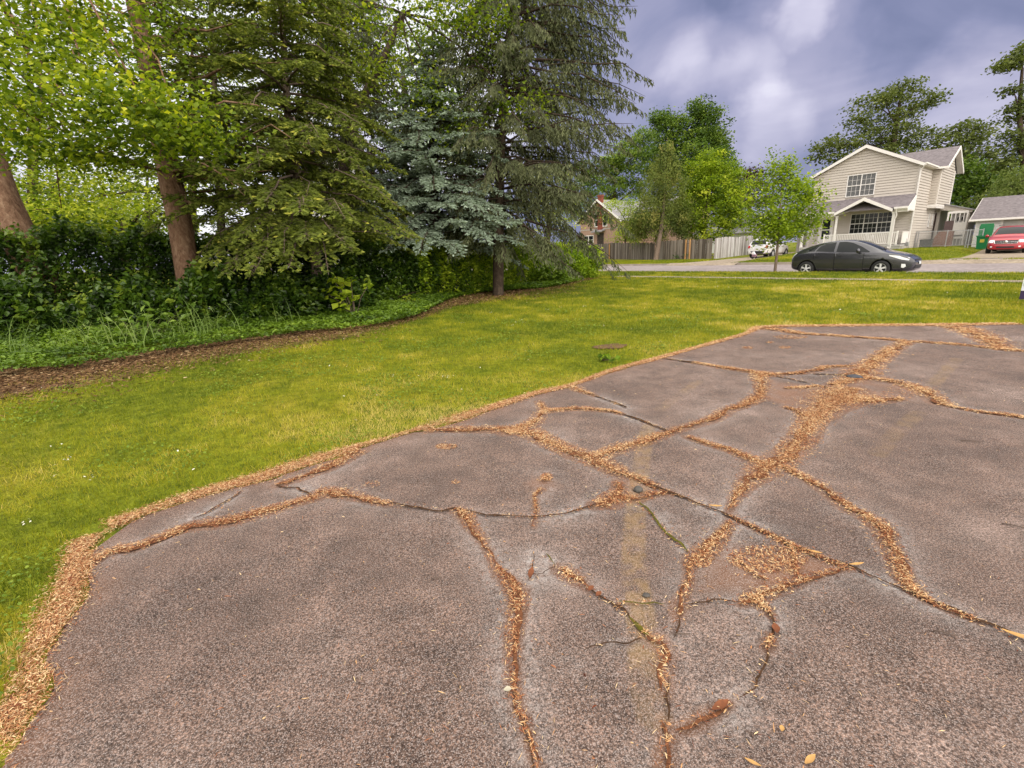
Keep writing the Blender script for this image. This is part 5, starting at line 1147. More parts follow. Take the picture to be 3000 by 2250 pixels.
def G_(dark, mid, light, tip): return [(0, dark), (.35, mid), (.7, light), (1, tip)]
L_maple = leafmat('maple_leaves', G_((.035, .065, .008), (.12, .18, .014), (.25, .31, .020), (.50, .50, .035)), .42)
L_back = leafmat('backlit_maple_leaves', G_((.06, .095, .012), (.16, .22, .018), (.32, .37, .04), (.60, .58, .10)), .5)
L_lime = leafmat('lime_maple_leaves', G_((.055, .095, .008), (.16, .235, .014), (.30, .38, .024), (.52, .55, .06)), .42)
L_big = leafmat('dark_maple_leaves', G_((.035, .065, .014), (.085, .145, .022), (.15, .22, .034), (.26, .33, .06)), .3)
L_cedar = leafmat('cedar_foliage', G_((.055, .08, .018), (.12, .155, .032), (.19, .22, .048), (.30, .26, .08)), .25)
L_locust = leafmat('locust_leaves', G_((.045, .060, .020), (.10, .125, .040), (.165, .19, .06), (.26, .28, .09)), .35)
L_willow = leafmat('grey_green_leaves', G_((0.052, 0.078, 0.023), (0.117, 0.156, 0.039), (0.182, 0.221, 0.065), (0.286, 0.312, 0.104)), .35)
L_purple = leafmat('purple_leaves', G_((.02, .008, .014), (.05, .02, .032), (.085, .035, .05), (.13, .06, .07)), .25)
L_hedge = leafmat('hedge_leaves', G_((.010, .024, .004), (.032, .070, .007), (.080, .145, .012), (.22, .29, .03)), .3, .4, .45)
L_hedgelit = leafmat('lit_hedge_leaves', G_((.035, .075, .006), (.12, .20, .012), (.27, .37, .022), (.48, .54, .05)), .42)  # hedge leaf colours lightened to paint in the light on the far stretch
L_cover = leafmat('ground_cover_leaves', G_((.035, .07, .007), (.10, .175, .012), (.19, .29, .024), (.33, .42, .045)), .3, .45, .4)
L_spruce = leafmat('spruce_needles', G_((.045, .062, .011), (.125, .16, .025), (.25, .29, .048), (.60, .57, .12)), .2)
L_dkspruce = leafmat('dark_spruce_needles', G_((.05, .06, .030), (.115, .13, .062), (.195, .21, .105), (.33, .34, .17)), .2)
L_blue = leafmat('blue_spruce_needles', G_((.075, .10, .065), (.20, .25, .185), (.37, .45, .37), (.60, .67, .57)), .18)
L_wgrass = leafmat('tall_weed_grass', G_((.06, .10, .025), (.13, .20, .05), (.22, .31, .08), (.36, .42, .15)), .4)

def leaf_quads(c, l, w, rng, up=.7, hang=0.0, fold=.12):
    n = len(c); nrm = rng.normal(0, 1, (n, 3)); nrm /= np.linalg.norm(nrm, axis=1)[:, None]; nrm[:, 2] = np.abs(nrm[:, 2])*.6+up; nrm /= np.linalg.norm(nrm, axis=1)[:, None]
    d = rng.normal(0, 1, (n, 3)); d[:, 2] -= hang; d -= nrm*(d*nrm).sum(1)[:, None]; d /= np.linalg.norm(d, axis=1)[:, None]+1e-9; s = np.cross(nrm, d)
    l = np.broadcast_to(l, n)[:, None]; w = np.broadcast_to(w, n)[:, None]
    V = np.empty((n, 4, 3)); V[:, 0] = c-d*l*.5; V[:, 1] = c+s*w*.5+nrm*w*fold+d*l*.08; V[:, 2] = c+d*l*.5-nrm*l*.12; V[:, 3] = c-s*w*.5+nrm*w*fold+d*l*.08
    return V.reshape(-1, 3)
def leafmesh(name, c, l, w, tint, m, parent, rng, up=.7, hang=0.0):
    V = leaf_quads(c, l, w, rng, up, hang); n = len(c)
    return npmesh(name, V, np.arange(4*n).reshape(n, 4), m, parent, {'tint': np.repeat(np.clip(tint, 0, 1), 4)})
def ell_clusters(cen, rad, n, rng, shell=2.0, gap=.0, gs=1.1, seed=0):
    d = rng.normal(0, 1, (n, 3)); d /= np.linalg.norm(d, axis=1)[:, None]; r = rng.random(n)**(1/(shell+1))
    wob = 1+.28*(fbm(d[:, 0]*1.8+seed, d[:, 1]*1.8+d[:, 2]*1.3, seed+3)-.5)*2
    p = cen+d*(r*wob)[:, None]*np.asarray(rad)
    if gap > 0:
        k = fbm(p[:, 0]*gs+p[:, 2]*.7*gs, p[:, 1]*gs-p[:, 2]*.6*gs, seed+7, 2) > gap; p = p[k]
    return p
def limb(mb, a, b_, r0, r1, rng, n=5, bend=.12, sides=6):
    a = np.asarray(a, float); b_ = np.asarray(b_, float); L_ = np.linalg.norm(b_-a); off = rng.normal(0, bend*L_, 3)*.5
    pts = [a+(b_-a)*u+off*math.sin(math.pi*u)+np.array([0, 0, .10*L_*math.sin(math.pi*u)]) for u in np.linspace(0, 1, n)]
    mb.tube(pts, list(np.linspace(r0, r1, n)), sides); return pts
def broadleaf(name, trunk, blobs, m, bark, label, size, seed, per=26, cl=.38, tint=.42, gap=.0, group=None, up=.7, hang=0.0, shell=1.6, twig=.35, asp=.72, tvar=.15, flat=.55, gs=1.1, lr=None):
    """trunk: [(point, radius)...] from the ground up; blobs: (centre, radii, clusters)"""
    rng = np.random.default_rng(seed); b0 = np.asarray(trunk[0][0], float)
    root = empty(name, b0, 0, label, 'tree', group)
    mb = MB(); tp = [np.asarray(p, float)-b0 for p, _ in trunk]; tr_ = [r for _, r in trunk]
    tp2 = [tp[0]-np.array([0, 0, .3])]+tp; mb.tube(tp2, [tr_[0]*1.25]+tr_, 12, wob=.05, rng=rng)
    C_, T_ = [], []
    for bi, (cen, rad, ncl) in enumerate(blobs):
        cen = np.asarray(cen, float)-b0; rad = np.asarray(rad if not np.isscalar(rad) else (rad,)*3, float)
        # limb from the trunk point best placed to carry this blob
        cand = [p for p in tp if p[2] < cen[2]-.15*rad[2]][-3:] or [tp[-1]]; st_ = min(cand, key=lambda p: np.linalg.norm(p-cen)); r_ = lr or max(.012, min(tr_)*.75)
        if lr: st_ = tp[-1]
        if np.linalg.norm(cen-st_) > .2: pts = limb(mb, st_, cen, r_, r_*.35, rng)
        k = ell_clusters(cen, rad, ncl, rng, shell, gap, gs/ max(.5, np.mean(rad)/1.5), seed+bi)
        for q in k[:max(3, int(len(k)*twig*.25))]: limb(mb, cen+(q-cen)*.12, q, r_*.32, r_*.08, rng, 4, .1, 4)
        n = per*len(k); sp_ = rng.normal(0, 1, (n, 3))*np.array([cl, cl, cl*flat]); C_.append(np.repeat(k, per, 0)+sp_)
        ct = rng.normal(tint, tvar, len(k)); T_.append(np.repeat(ct, per)+rng.normal(0, .06, n))
    C_ = np.concatenate(C_); T_ = np.concatenate(T_); l = size*rng.uniform(.65, 1.25, len(C_))
    mb.build('trunk', bark, root, True); leafmesh('crown', C_, l, l*asp, T_, m, root, rng, up, hang)
    return root

def sprigs(c, d, l, w, rng):
    """short needle shoots: two crossed blades"""
    n = len(c); d = d/(np.linalg.norm(d, axis=1)[:, None]+1e-9); a = np.cross(d, rng.normal(0, 1, (n, 3))); a /= np.linalg.norm(a, axis=1)[:, None]+1e-9; b_ = np.cross(d, a)
    l = np.broadcast_to(l, n)[:, None]; w = np.broadcast_to(w, n)[:, None]; V = np.empty((n, 8, 3))
    for j, s in enumerate((a, b_)):
        V[:, 4*j] = c; V[:, 4*j+1] = c+d*l*.45+s*w*.5; V[:, 4*j+2] = c+d*l; V[:, 4*j+3] = c+d*l*.45-s*w*.5
    return V.reshape(-1, 3)
def conifer(name, trunk, branches, m, bark, label, seed, style='spread', sl=.10, sw=.032, gapb=.105, gaps=.052, tint=.35, tipg=.35, lb=.5, group=None, dens=1.0):
    """branches: (start point, azimuth vector, length, initial slope, curvature)"""
    rng = np.random.default_rng(seed); b0 = np.asarray(trunk[0][0], float); root = empty(name, b0, 0, label, 'tree', group)
    mb = MB(); mb.tube([np.asarray(trunk[0][0], float)-b0-np.array([0, 0, .3])]+[np.asarray(p, float)-b0 for p, _ in trunk], [trunk[0][1]*1.2]+[r for _, r in trunk], 12, wob=.05, rng=rng)
    CC, DD, TT = [], [], []; wood_v, wood_f = [], []; nb_ = 0
    for p0, az, Lb, a, b_ in branches:
        p0 = np.asarray(p0, float)-b0; az = np.asarray(az, float); az = az/np.linalg.norm(az); sd = np.array([-az[1], az[0], 0])
        Pu = lambda u: p0+az*(Lb*u)[:, None]+np.array([0, 0, 1.0])*((a*u+b_*u*u)*Lb)[:, None]
        uu = np.linspace(0, 1, 6); wigp = Pu(uu)+rng.normal(0, .02*Lb, (6, 3))*np.minimum(uu*3, 1)[:, None]; r0 = .012+.009*Lb; mb.tube(list(wigp), list(np.linspace(r0, .004, 6)), 5, caps=False)
        n = max(4, int(Lb/gapb*dens)); u = np.clip(np.linspace(.10, 1, n)+rng.normal(0, .012, n), .05, 1); P = Pu(u); fw = np.gradient(P, axis=0); fw /= np.linalg.norm(fw, axis=1)[:, None]+1e-9
        for sg in (-1, 1):
            keep = rng.random(n) < np.clip(.35+u*1.6, 0, .96); Pk, fk, uk = P[keep], fw[keep], u[keep]; k = len(Pk)
            if not k: continue
            l_ = (.10+lb*np.clip((1-uk)*1.25, 0, 1)**.7*np.clip(uk*2.2, .35, 1)*min(1, Lb/2.2))*rng.uniform(.6, 1.15, k)
            if style == 'hang': bd = sd*sg*.55*rng.uniform(.3, 1, k)[:, None]+fk*.4-np.array([0, 0, 1])*rng.uniform(.35, 1.25, k)[:, None]
            else: bd = sd*sg*.85+fk*.65+np.array([0, 0, 1])*rng.normal(-.14, .16, k)[:, None]
            bd /= np.linalg.norm(bd, axis=1)[:, None]
            ns = max(3, int(l_.max()/gaps)); v = (np.arange(ns)+.5)/ns
            pos = Pk[:, None]+bd[:, None]*(l_[:, None]*v)[..., None]-np.array([0, 0, 1])*(.18*l_[:, None]*v*v)[..., None]
            m_ = rng.random((k, ns)) < np.clip(l_/l_.max()*1.05, .25, 1)[:, None]
            alt = np.where(np.arange(ns) % 2 == 0, 1.0, -1.0); pr = np.cross(bd, np.array([0, 0, 1.0])); pr /= np.linalg.norm(pr, axis=1)[:, None]+1e-9
            dd = bd[:, None]+pr[:, None]*(alt*.55)[None, :, None]+rng.normal(0, .28, (k, ns, 3))
            if style == 'hang': dd[..., 2] -= .35
            t_ = tint+rng.normal(0, .10, (k, 1))+rng.normal(0, .07, (k, ns))+tipg*np.clip((v-.62)*2.6, 0, 1)[None]*rng.uniform(0, 1, (k, 1))
            CC.append(pos[m_]); DD.append(dd[m_]); TT.append(t_[m_])
            # twig wood
            q0 = Pk; q1 = Pk+bd*l_[:, None]; w_ = np.cross(bd, rng.normal(0, 1, (k, 3))); w_ /= np.linalg.norm(w_, axis=1)[:, None]+1e-9; w_ *= .0045
            wood_v.append(np.stack([q0-w_, q0+w_, q1], 1).reshape(-1, 3))
    C_, D_, T_ = np.concatenate(CC), np.concatenate(DD), np.concatenate(TT); n = len(C_)
    mb.build('trunk', bark, root, True); wv_ = np.concatenate(wood_v); npmesh('twigs', wv_, np.arange(len(wv_)).reshape(-1, 3), bark, root)
    V = sprigs(C_, D_, sl*rng.uniform(.7, 1.25, n), sw*rng.uniform(.8, 1.2, n), rng)
    npmesh('crown', V, np.arange(8*n).reshape(-1, 4), m, root, {'tint': np.repeat(np.clip(T_, 0, 1), 8)}); return root
def trunk_at(trunk, h):
    """point on the trunk at height h"""
    P = np.array([p for p, _ in trunk]); return np.array([np.interp(h, P[:, 2], P[:, i]) for i in range(3)])
def whorls(trunk, h0, h1, dh, nper, Lf, rng, a=(.05, .12), b_=(-.28, .1), azf=None):
    out = []; h = h0
    while h < h1:
        ph = rng.random()*6.283
        for k in range(nper):
            t = ph+6.283*k/nper+rng.normal(0, .25); az = (math.cos(t), math.sin(t), 0)
            L_ = Lf(h, az)*rng.uniform(.72, 1.12)
            if L_ > .3: out.append((trunk_at(trunk, h+rng.normal(0, .1)), az, L_, rng.normal(*a), rng.normal(*b_)))
        h += dh*rng.uniform(.8, 1.2)
    return out
def to_px(trunk, h, px, py, Z, a=.15):
    """a branch from height h that ends at the given place"""
    p0 = trunk_at(trunk, h); e = atZ(px, py, Z); d = e-p0; L_ = math.hypot(d[0], d[1]); return (p0, (d[0]/L_, d[1]/L_, 0), L_, a, d[2]/L_-a)
def P0(px, py): p = at(px, py, 0); return p
def bl(px, py, Z, rx, ry, n, dep=1.0): 
    k = Z/F; return (atZ(px, py, Z), (rx*k, rx*k*dep, ry*k), n)
def gnd(px, Z):
    """ground point below column px at depth Z"""
    y0, y1 = 700.0, 2200.0
    for _ in range(50):
        ym = (y0+y1)/2
        if depth(at(px, ym, 0)) > Z: y0 = ym
        else: y1 = ym
    return at(px, ym, 0)

rng = np.random.default_rng(77)
# --- conifers on the left ---------------------------------------------------
g6 = at(1460, 864, 0); Z6 = depth(g6)
tk = [(g6, .20), (atZ(1460, 700, Z6), .18), (atZ(1465, 480, Z6), .16), (atZ(1480, 240, Z6), .135), (atZ(1500, 0, Z6), .11), (atZ(1515, -260, Z6), .06)]
az0 = math.atan2(0, 1)
def Lf6(h, az):
    r = az[0]*.99  # towards the right of the picture
    return (3.1+1.5*max(0, r))*np.interp(h, [1.5, 3, 6, 10, 14], [.85, 1.0, 1.0, .95, .6])
br = whorls(tk, 2.0, 12.6, .40, 6, Lf6, rng, (.12, .10), (-.42, .14))
br += [to_px(tk, 7.6, 1915, 235, 16.8, .30), to_px(tk, 6.9, 1890, 330, 17.2, .28), to_px(tk, 6.0, 1850, 400, 17.8, .25), to_px(tk, 9.5, 1865, 25, 17, .3), to_px(tk, 8.6, 1800, 150, 16.5, .25), to_px(tk, 5.0, 1800, 520, 17.5, .2), to_px(tk, 4.2, 1790, 640, 17.0, .2), to_px(tk, 3.6, 1700, 700, 16.5, .15), to_px(tk, 3.2, 1740, 560, 18.5, .15), to_px(tk, 7.2, 1880, 280, 17.6, .28), to_px(tk, 8.2, 1840, 190, 17.4, .26), to_px(tk, 6.5, 1860, 310, 18.4, .26), to_px(tk, 9.0, 1830, 90, 17.8, .26), to_px(tk, 10.0, 1850, -10, 17.0, .3), to_px(tk, 5.5, 1790, 440, 16.8, .22), to_px(tk, 4.6, 1760, 500, 18.2, .2), to_px(tk, 3.9, 1730, 640, 17.8, .18), to_px(tk, 10.6, 1800, -60, 17.6, .26)]
conifer('spruce_tree', tk, br, L_dkspruce, B_dark, 'tall dark drooping spruce standing free at the lawn edge, tallest against the sky', 61, 'hang', .15, .040, .088, .07, .36, .22, .72)

g5 = gnd(1272, 16.9)
tk = [(g5, .17), (atZ(1272, 650, 16.9), .14), (atZ(1272, 400, 16.9), .10), (atZ(1270, 180, 16.9), .05), (atZ(1265, 60, 16.9), .015)]
br = whorls(tk, 1.75, 8.8, .27, 8, lambda h, az: np.interp(h, [1.4, 2.4, 4.5, 9.2], [2.9, 3.3, 2.5, .4])*(1+.30*max(0, -az[1])), rng, (.10, .08), (-.22, .10))
br += [to_px(tk, 3.6, 1060, 600, 14.6, .15), to_px(tk, 4.2, 1090, 520, 15.4, .15), to_px(tk, 2.5, 1130, 690, 14.2, .12), to_px(tk, 3.0, 1050, 660, 15.0, .12), to_px(tk, 3.2, 1180, 600, 13.8, .12), to_px(tk, 2.6, 1440, 690, 14.6, .1), to_px(tk, 2.2, 1530, 715, 15.0, .1), to_px(tk, 3.4, 1460, 620, 14.8, .12), to_px(tk, 4.6, 1130, 450, 15.6, .15)]
conifer('blue_spruce', tk, br, L_blue, B_dark, 'silvery blue spruce with drooping branches above the hedge', 62, 'spread', .12, .050, .085, .055, .42, .30, .55)

g3 = gnd(938, 12.6)
tk = [(g3, .15), (atZ(928, 780, 12.6), .135), (atZ(880, 560, 12.6), .115), (atZ(845, 380, 12.6), .10), (atZ(830, 120, 12.6), .08), (atZ(822, -200, 12.6), .05)]
def Lf3(h, az): return np.interp(h, [1.6, 3, 6, 10], [2.9, 3.1, 2.6, 1.7])*(1+.18*max(0, -az[1]))
br = whorls(tk, 1.9, 8.6, .40, 7, Lf3, rng, (.10, .08), (-.34, .10))
br += [to_px(tk, 2.5, 610, 770, 9.6, .12), to_px(tk, 2.7, 700, 700, 9.2, .1), to_px(tk, 2.4, 960, 790, 9.8, .05), to_px(tk, 2.9, 1010, 640, 10.0, .1), to_px(tk, 3.2, 780, 600, 9.0, .15), to_px(tk, 2.6, 830, 740, 9.3, .1), to_px(tk, 3.5, 1120, 560, 10.5, .1), to_px(tk, 2.3, 900, 700, 9.0, .1), to_px(tk, 2.2, 660, 800, 9.4, .15), to_px(tk, 2.3, 740, 790, 9.0, .12), to_px(tk, 3.0, 640, 640, 9.4, .12), to_px(tk, 2.8, 880, 620, 8.8, .12), to_px(tk, 2.4, 1020, 720, 9.6, .1), to_px(tk, 3.9, 760, 470, 9.2, .15), to_px(tk, 4.5, 930, 400, 9.6, .15), to_px(tk, 5.2, 720, 330, 9.4, .15)]
conifer('spruce_tree', tk, br, L_spruce, B_grey, 'spreading spruce with yellow new tips and low sweeping branches over the hedge', 63, 'spread', .12, .042, .078, .046, .36, .55, .60)

g2 = gnd(585, 11.4)
tk2 = [(g2, .265), (atZ(556, 830, 11.4), .26), (atZ(526, 640, 11.4), .255), (atZ(483, 450, 11.4), .245), (atZ(440, 220, 11.4), .22), (atZ(398, 0, 11.4), .20), (atZ(350, -260, 11.4), .14)]
br = [q for q in whorls(tk2, 3.0, 8.8, .50, 5, lambda h, az: np.interp(h, [2.6, 5, 8], [2.4, 2.9, 2.2]), rng, (.06, .10), (-.22, .12)) if q[1][0] > -.35]
br += [to_px(tk2, 4.1, 900, 420, 9.6, .1), to_px(tk2, 4.6, 820, 330, 9.0, .12), to_px(tk2, 3.6, 720, 560, 9.2, .1), to_px(tk2, 5.4, 860, 180, 9.8, .2), to_px(tk2, 6.3, 760, 60, 9.5, .2), to_px(tk2, 3.3, 800, 520, 9.6, .1)]
conifer('spruce_tree', tk2, br, L_spruce, B_red, 'reddish trunked spruce leaning left in front of the hedge', 64, 'spread', .12, .040, .085, .054, .32, .42, .58)

g8 = gnd(1090, 17.5)
tk = [(g8, .17), (atZ(1050, 500, 17.5), .14), (atZ(1020, 250, 17.5), .11), (atZ(1000, 0, 17.5), .08), (atZ(995, -200, 17.5), .05)]
br = whorls(tk, 2.2, 11.5, .4, 7, lambda h, az: np.interp(h, [2, 5, 9, 13], [2.6, 2.9, 2.4, 1.4]), rng, (.08, .1), (-.36, .1))
conifer('spruce_tree', tk, br, L_dkspruce, B_dark, 'dark spruce standing behind the others in the middle of the grove', 65, 'hang', .15, .042, .095, .07, .40, .30, .6)
g9 = gnd(660, 16.5)
tk = [(g9, .15), (atZ(640, 500, 16.5), .12), (atZ(625, 200, 16.5), .09), (atZ(615, -100, 16.5), .05)]
br = whorls(tk, 2.3, 9.5, .62, 6, lambda h, az: np.interp(h, [2, 5, 9, 13], [2.3, 2.6, 2.2, 1.4]), rng, (.06, .1), (-.3, .1))
conifer('spruce_tree', tk, br, L_spruce, B_dark, 'thin dark trunked spruce in the shade behind the leaning red trunk', 66, 'spread', .14, .036, .13, .075, .25, .3, .55)

# --- broadleaved trees on the left -----------------------------------------
g1 = gnd(150, 10.6)
tk1 = [(g1, .35), (atZ(112, 815, 10.6), .335), (atZ(60, 700, 10.6), .325), (atZ(5, 580, 10.6), .31), (atZ(-60, 380, 10.6), .28), (atZ(-90, 150, 10.6), .24), (atZ(-60, -100, 10), .16)]
broadleaf('maple_tree', tk1, [bl(60, 120, 8.6, 230, 140, 130, .9), bl(250, 230, 8.0, 200, 110, 140, .9), bl(430, 320, 7.6, 140, 80, 100, .9), bl(530, 400, 7.8, 105, 62, 64), bl(120, 380, 8.3, 200, 110, 120), bl(290, 440, 8.2, 150, 60, 66), bl(-80, 300, 8.5, 160, 160, 90), bl(250, 540, 13.5, 190, 60, 50), bl(330, 50, 9.0, 190, 80, 70), bl(150, 40, 8.4, 160, 60, 60), bl(180, 610, 13, 150, 40, 26), bl(600, 450, 12.6, 90, 60, 30), bl(640, 560, 13, 90, 50, 26)],
          L_maple, B_red, 'maple with thick leaning pale trunk and bright leaves at the left edge', .105, 71, 26, .40, .48, .46, lr=.035, tvar=.24, twig=.5, flat=.24, gs=1.7)
g4 = gnd(1022, 15.8)
tk4 = [(g4, .22), (atZ(1015, 620, 15.8), .19), (atZ(1008, 480, 15.8), .175), (atZ(1040, 330, 15.8), .14), (atZ(1120, 180, 15.8), .11), (atZ(1180, 40, 15.8), .08)]
broadleaf('maple_tree', tk4, [bl(1170, 90, 15.5, 170, 120, 60), bl(1330, 60, 15.4, 160, 90, 55), bl(1440, 140, 15.6, 110, 110, 42), bl(1520, 310, 15.8, 70, 75, 24), bl(1250, 300, 16.0, 130, 85, 44), bl(1060, 200, 15.2, 150, 100, 40), bl(1000, 30, 15.2, 150, 90, 40), bl(1360, 420, 16.4, 110, 60, 34), bl(800, 60, 15.5, 150, 80, 30)],
          L_maple, B_dark, 'dark trunked maple with fresh green leaves between the spruces', .13, 72, 28, .45, .44, .42, lr=.04, tvar=.22, twig=.4, flat=.3, gs=1.6)
far = [(150, 570, 20, 300, 120, 200, .62, 'pale lime maple beyond the hedge, behind the leaning trunks'), (430, 560, 23, 190, 140, 130, .5, 'light green maple beyond the hedge, right of the reddish trunk'),
       (120, 650, 18, 250, 70, 120, .66, 'low pale green maple just beyond the hedge at far left'),
       (360, 650, 19, 200, 70, 100, .5, 'low green maple just beyond the hedge, beside the reddish trunk'),
       (90, 250, 20, 260, 200, 90, .4, 'tall maple beyond the hedge at the left edge'), (560, 180, 24, 260, 200, 90, .35, 'tall dull green maple beyond the hedge behind the spruces'),
       (900, 350, 27, 220, 220, 90, .35, 'tall maple beyond the hedge in the middle of the grove'), (1260, 470, 30, 200, 170, 100, .6, 'bright maple glimpsed beyond the blue spruce'),
       (1600, 590, 33, 120, 110, 60, .6, 'light green maple beyond the hedge, right of the tall dark spruce'), (1180, 200, 26, 240, 170, 70, .35, 'dull maple beyond the grove behind the tall dark spruce')]
for i, (px, py, Z, rx, ry, n, tn, lab) in enumerate(far):
    g = gnd(px, Z); tkf = [(g, .2), (atZ(px+8, (py+ry*.6), Z), .16), (atZ(px, py, Z), .1)]
    bs = [bl(px+rx*.55*math.cos(k*1.26+i), py+ry*.55*math.sin(k*1.26+i), Z+1.2*math.sin(k*2.1), rx*.52, ry*.52, n//4) for k in range(5)]+[bl(px, py, Z, rx*.6, ry*.6, n//4)]
    broadleaf('background_maple', tkf, bs, L_back, B_dark, lab, .17, 80+i, 26, .55, tn, .43, 'maples beyond the hedge', tvar=.18, twig=.5, flat=.35, gs=1.5)

# --- hedge, bushes, ground cover -------------------------------------------
def hedge(name, line, h0, h1, th, n, m, label, seed, size, tint, cat='hedge', tvar=.14, stems=True, ragged=0):
    rng = np.random.default_rng(seed); P = np.asarray(line, float)[:, :2]; b0 = np.array([P[0, 0], P[0, 1], 0]); root = empty(name, b0, 0, label, cat)
    u = rng.random(n); q = along(P, u); tg = along(P, np.clip(u+.01, 0, 1))-along(P, np.clip(u-.01, 0, 1)); tg /= np.linalg.norm(tg, axis=1)[:, None]+1e-9; nr = np.stack([-tg[:, 1], tg[:, 0]], -1)
    H = np.interp(u, [0, 1], [h0, h1])*(.82+.36*fbm(q[:, 0]*.9, q[:, 1]*.9, seed)+(ragged+.3)*.9*(fbm(q[:, 0]*2.6, q[:, 1]*2.6, seed+2)-.5)); z = H*rng.random(n)**.8; prof = .55+.45*np.sin(np.clip(z/H, 0, 1)*2.4+.25)
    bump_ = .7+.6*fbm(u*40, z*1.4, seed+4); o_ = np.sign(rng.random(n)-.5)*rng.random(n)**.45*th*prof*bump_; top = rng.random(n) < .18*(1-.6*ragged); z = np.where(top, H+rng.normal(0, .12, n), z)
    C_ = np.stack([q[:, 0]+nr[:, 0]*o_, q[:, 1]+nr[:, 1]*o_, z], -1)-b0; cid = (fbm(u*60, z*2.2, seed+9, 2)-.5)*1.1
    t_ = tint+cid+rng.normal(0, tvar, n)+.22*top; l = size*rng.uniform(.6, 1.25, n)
    if stems:
        mb = MB()
        for k in range(int(8*len(P))):
            uu = rng.random(); p = along(P, np.array([uu]))[0]-b0[:2]; H_ = np.interp(uu, [0, 1], [h0, h1])*.8; e = p+rng.normal(0, .25, 2); mb.tube([(p[0], p[1], -.1), ((p[0]+e[0])/2+rng.normal(0, .05), (p[1]+e[1])/2, H_*.5), (e[0], e[1], H_)], [.02, .014, .006], 5)
        mb.build('stems', B_dark, root, True)
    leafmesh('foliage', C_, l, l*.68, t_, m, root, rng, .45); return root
hl = [gnd(-330, 9.6), gnd(0, 10.6), gnd(300, 11.6), gnd(620, 12.8), gnd(900, 14.0), gnd(1120, 15.5), gnd(1230, 16.4), gnd(1330, 17.8)]
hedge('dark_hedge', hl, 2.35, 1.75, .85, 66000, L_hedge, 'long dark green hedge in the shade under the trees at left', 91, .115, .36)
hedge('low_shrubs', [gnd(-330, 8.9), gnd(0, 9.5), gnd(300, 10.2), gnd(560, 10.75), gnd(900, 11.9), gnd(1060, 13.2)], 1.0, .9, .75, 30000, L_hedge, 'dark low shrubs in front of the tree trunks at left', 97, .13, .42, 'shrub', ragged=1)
hl2 = [gnd(1200, 15.9), gnd(1340, 17.5), gnd(1480, 20.2), gnd(1600, 22.6), gnd(1665, 25)]
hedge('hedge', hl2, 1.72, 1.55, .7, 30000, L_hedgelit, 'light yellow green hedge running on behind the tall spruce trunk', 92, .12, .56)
def bush(name, c, rx, rz, n, m, label, seed, size, tint, cat='bush', tvar=.18):
    rng = np.random.default_rng(seed); root = empty(name, (c[0], c[1], c[2] if len(c) > 2 else 0), 0, label, cat)
    k = ell_clusters(np.array([0, 0, rz*.75]), (rx, rx, rz), n//14, rng, 2.2, 0, 1, seed); k = k[k[:, 2] > .03]; C_ = np.repeat(k, 14, 0)+rng.normal(0, .10*max(1, rx), (len(k)*14, 3)); C_[:, 2] = np.abs(C_[:, 2]); T_ = np.repeat(rng.normal(tint, tvar, len(k)), 14)+rng.normal(0, .08, len(C_)); l = size*rng.uniform(.6, 1.25, len(C_))
    mb = MB()
    for _ in range(9): e = rng.normal(0, .5, 2)*rx; mb.tube([(0, 0, -.1), (e[0]*.4, e[1]*.4, rz*.6), (e[0], e[1], rz*1.1)], [.022, .014, .006], 5)
    mb.build('stems', B_dark, root, True); leafmesh('foliage', C_, l, l*.66, T_, m, root, rng, .5); return root
bush('leafy_bush', gnd(1700, 25.2), 1.15, 1.05, 5200, L_hedgelit, 'rounded bright green bush at the far end of the hedge', 93, .15, .60)
bush('leafy_bush', gnd(1590, 21.8), 1.25, .62, 4600, L_cover, 'low spreading green bush in front of the pale hedge', 94, .15, .55)
bush('leafy_bush', gnd(1660, 23.4), .9, .85, 3000, L_hedgelit, 'bright green bush left of the rounded end bush', 95, .14, .5)
bush('leafy_bush', gnd(1120, 15.0), .75, .35, 1800, L_cover, 'dark low bush at the foot of the hedge behind the sapling', 96, .12, .25)

# leafy ground cover between the bare strip and the hedge
rng = np.random.default_rng(101); CL = smooth_line(COVER, 4); HL = np.vstack([np.array(hl)[:, :2], np.array(hl2)[:2, :2]])
n = 88000; u = rng.random(n)**1.25*.86; a_ = along(CL, u); hd, _, hx, hy = seg_dist(a_[:, 0], a_[:, 1], HL); v = rng.random(n)
v = v*1.10-.10; q = a_*(1-v)[:, None]+np.stack([hx, hy], -1)*v[:, None]+rng.normal(0, .05, (n, 2)); rag = (fbm(q[:, 0]*1.6, q[:, 1]*1.6, 12)-.5); dc = seg_dist(q[:, 0], q[:, 1], CL)[0]
hgt = np.clip(dc*.5+.05, 0, .17)+np.clip(dc-1.2, 0, 2)*.10+rag*.16*np.clip(dc*2, 0, 1); kp = (dc+rag*.7 > -.03); q, hgt, dc = q[kp], hgt[kp], dc[kp]; n = len(q)
C_ = np.stack([q[:, 0], q[:, 1], np.maximum(.012, hgt*(1-.5*rng.random(n)**2))], -1); r = np.linalg.norm(q, axis=1)
T_ = .40+(fbm(q[:, 0]*1.3, q[:, 1]*1.3, 15)-.5)*.9+rng.normal(0, .13, n)-.05*np.clip(dc-1.4, 0, 2); l = .062*np.clip(r/9, .9, 2)*rng.uniform(.6, 1.3, n)
o = leafmesh('ground_cover', C_, l, l*.62, T_, L_cover, None, rng, 1.1); tag(o, 'low leafy ground cover along the foot of the hedge', 'ground cover', kind='stuff')
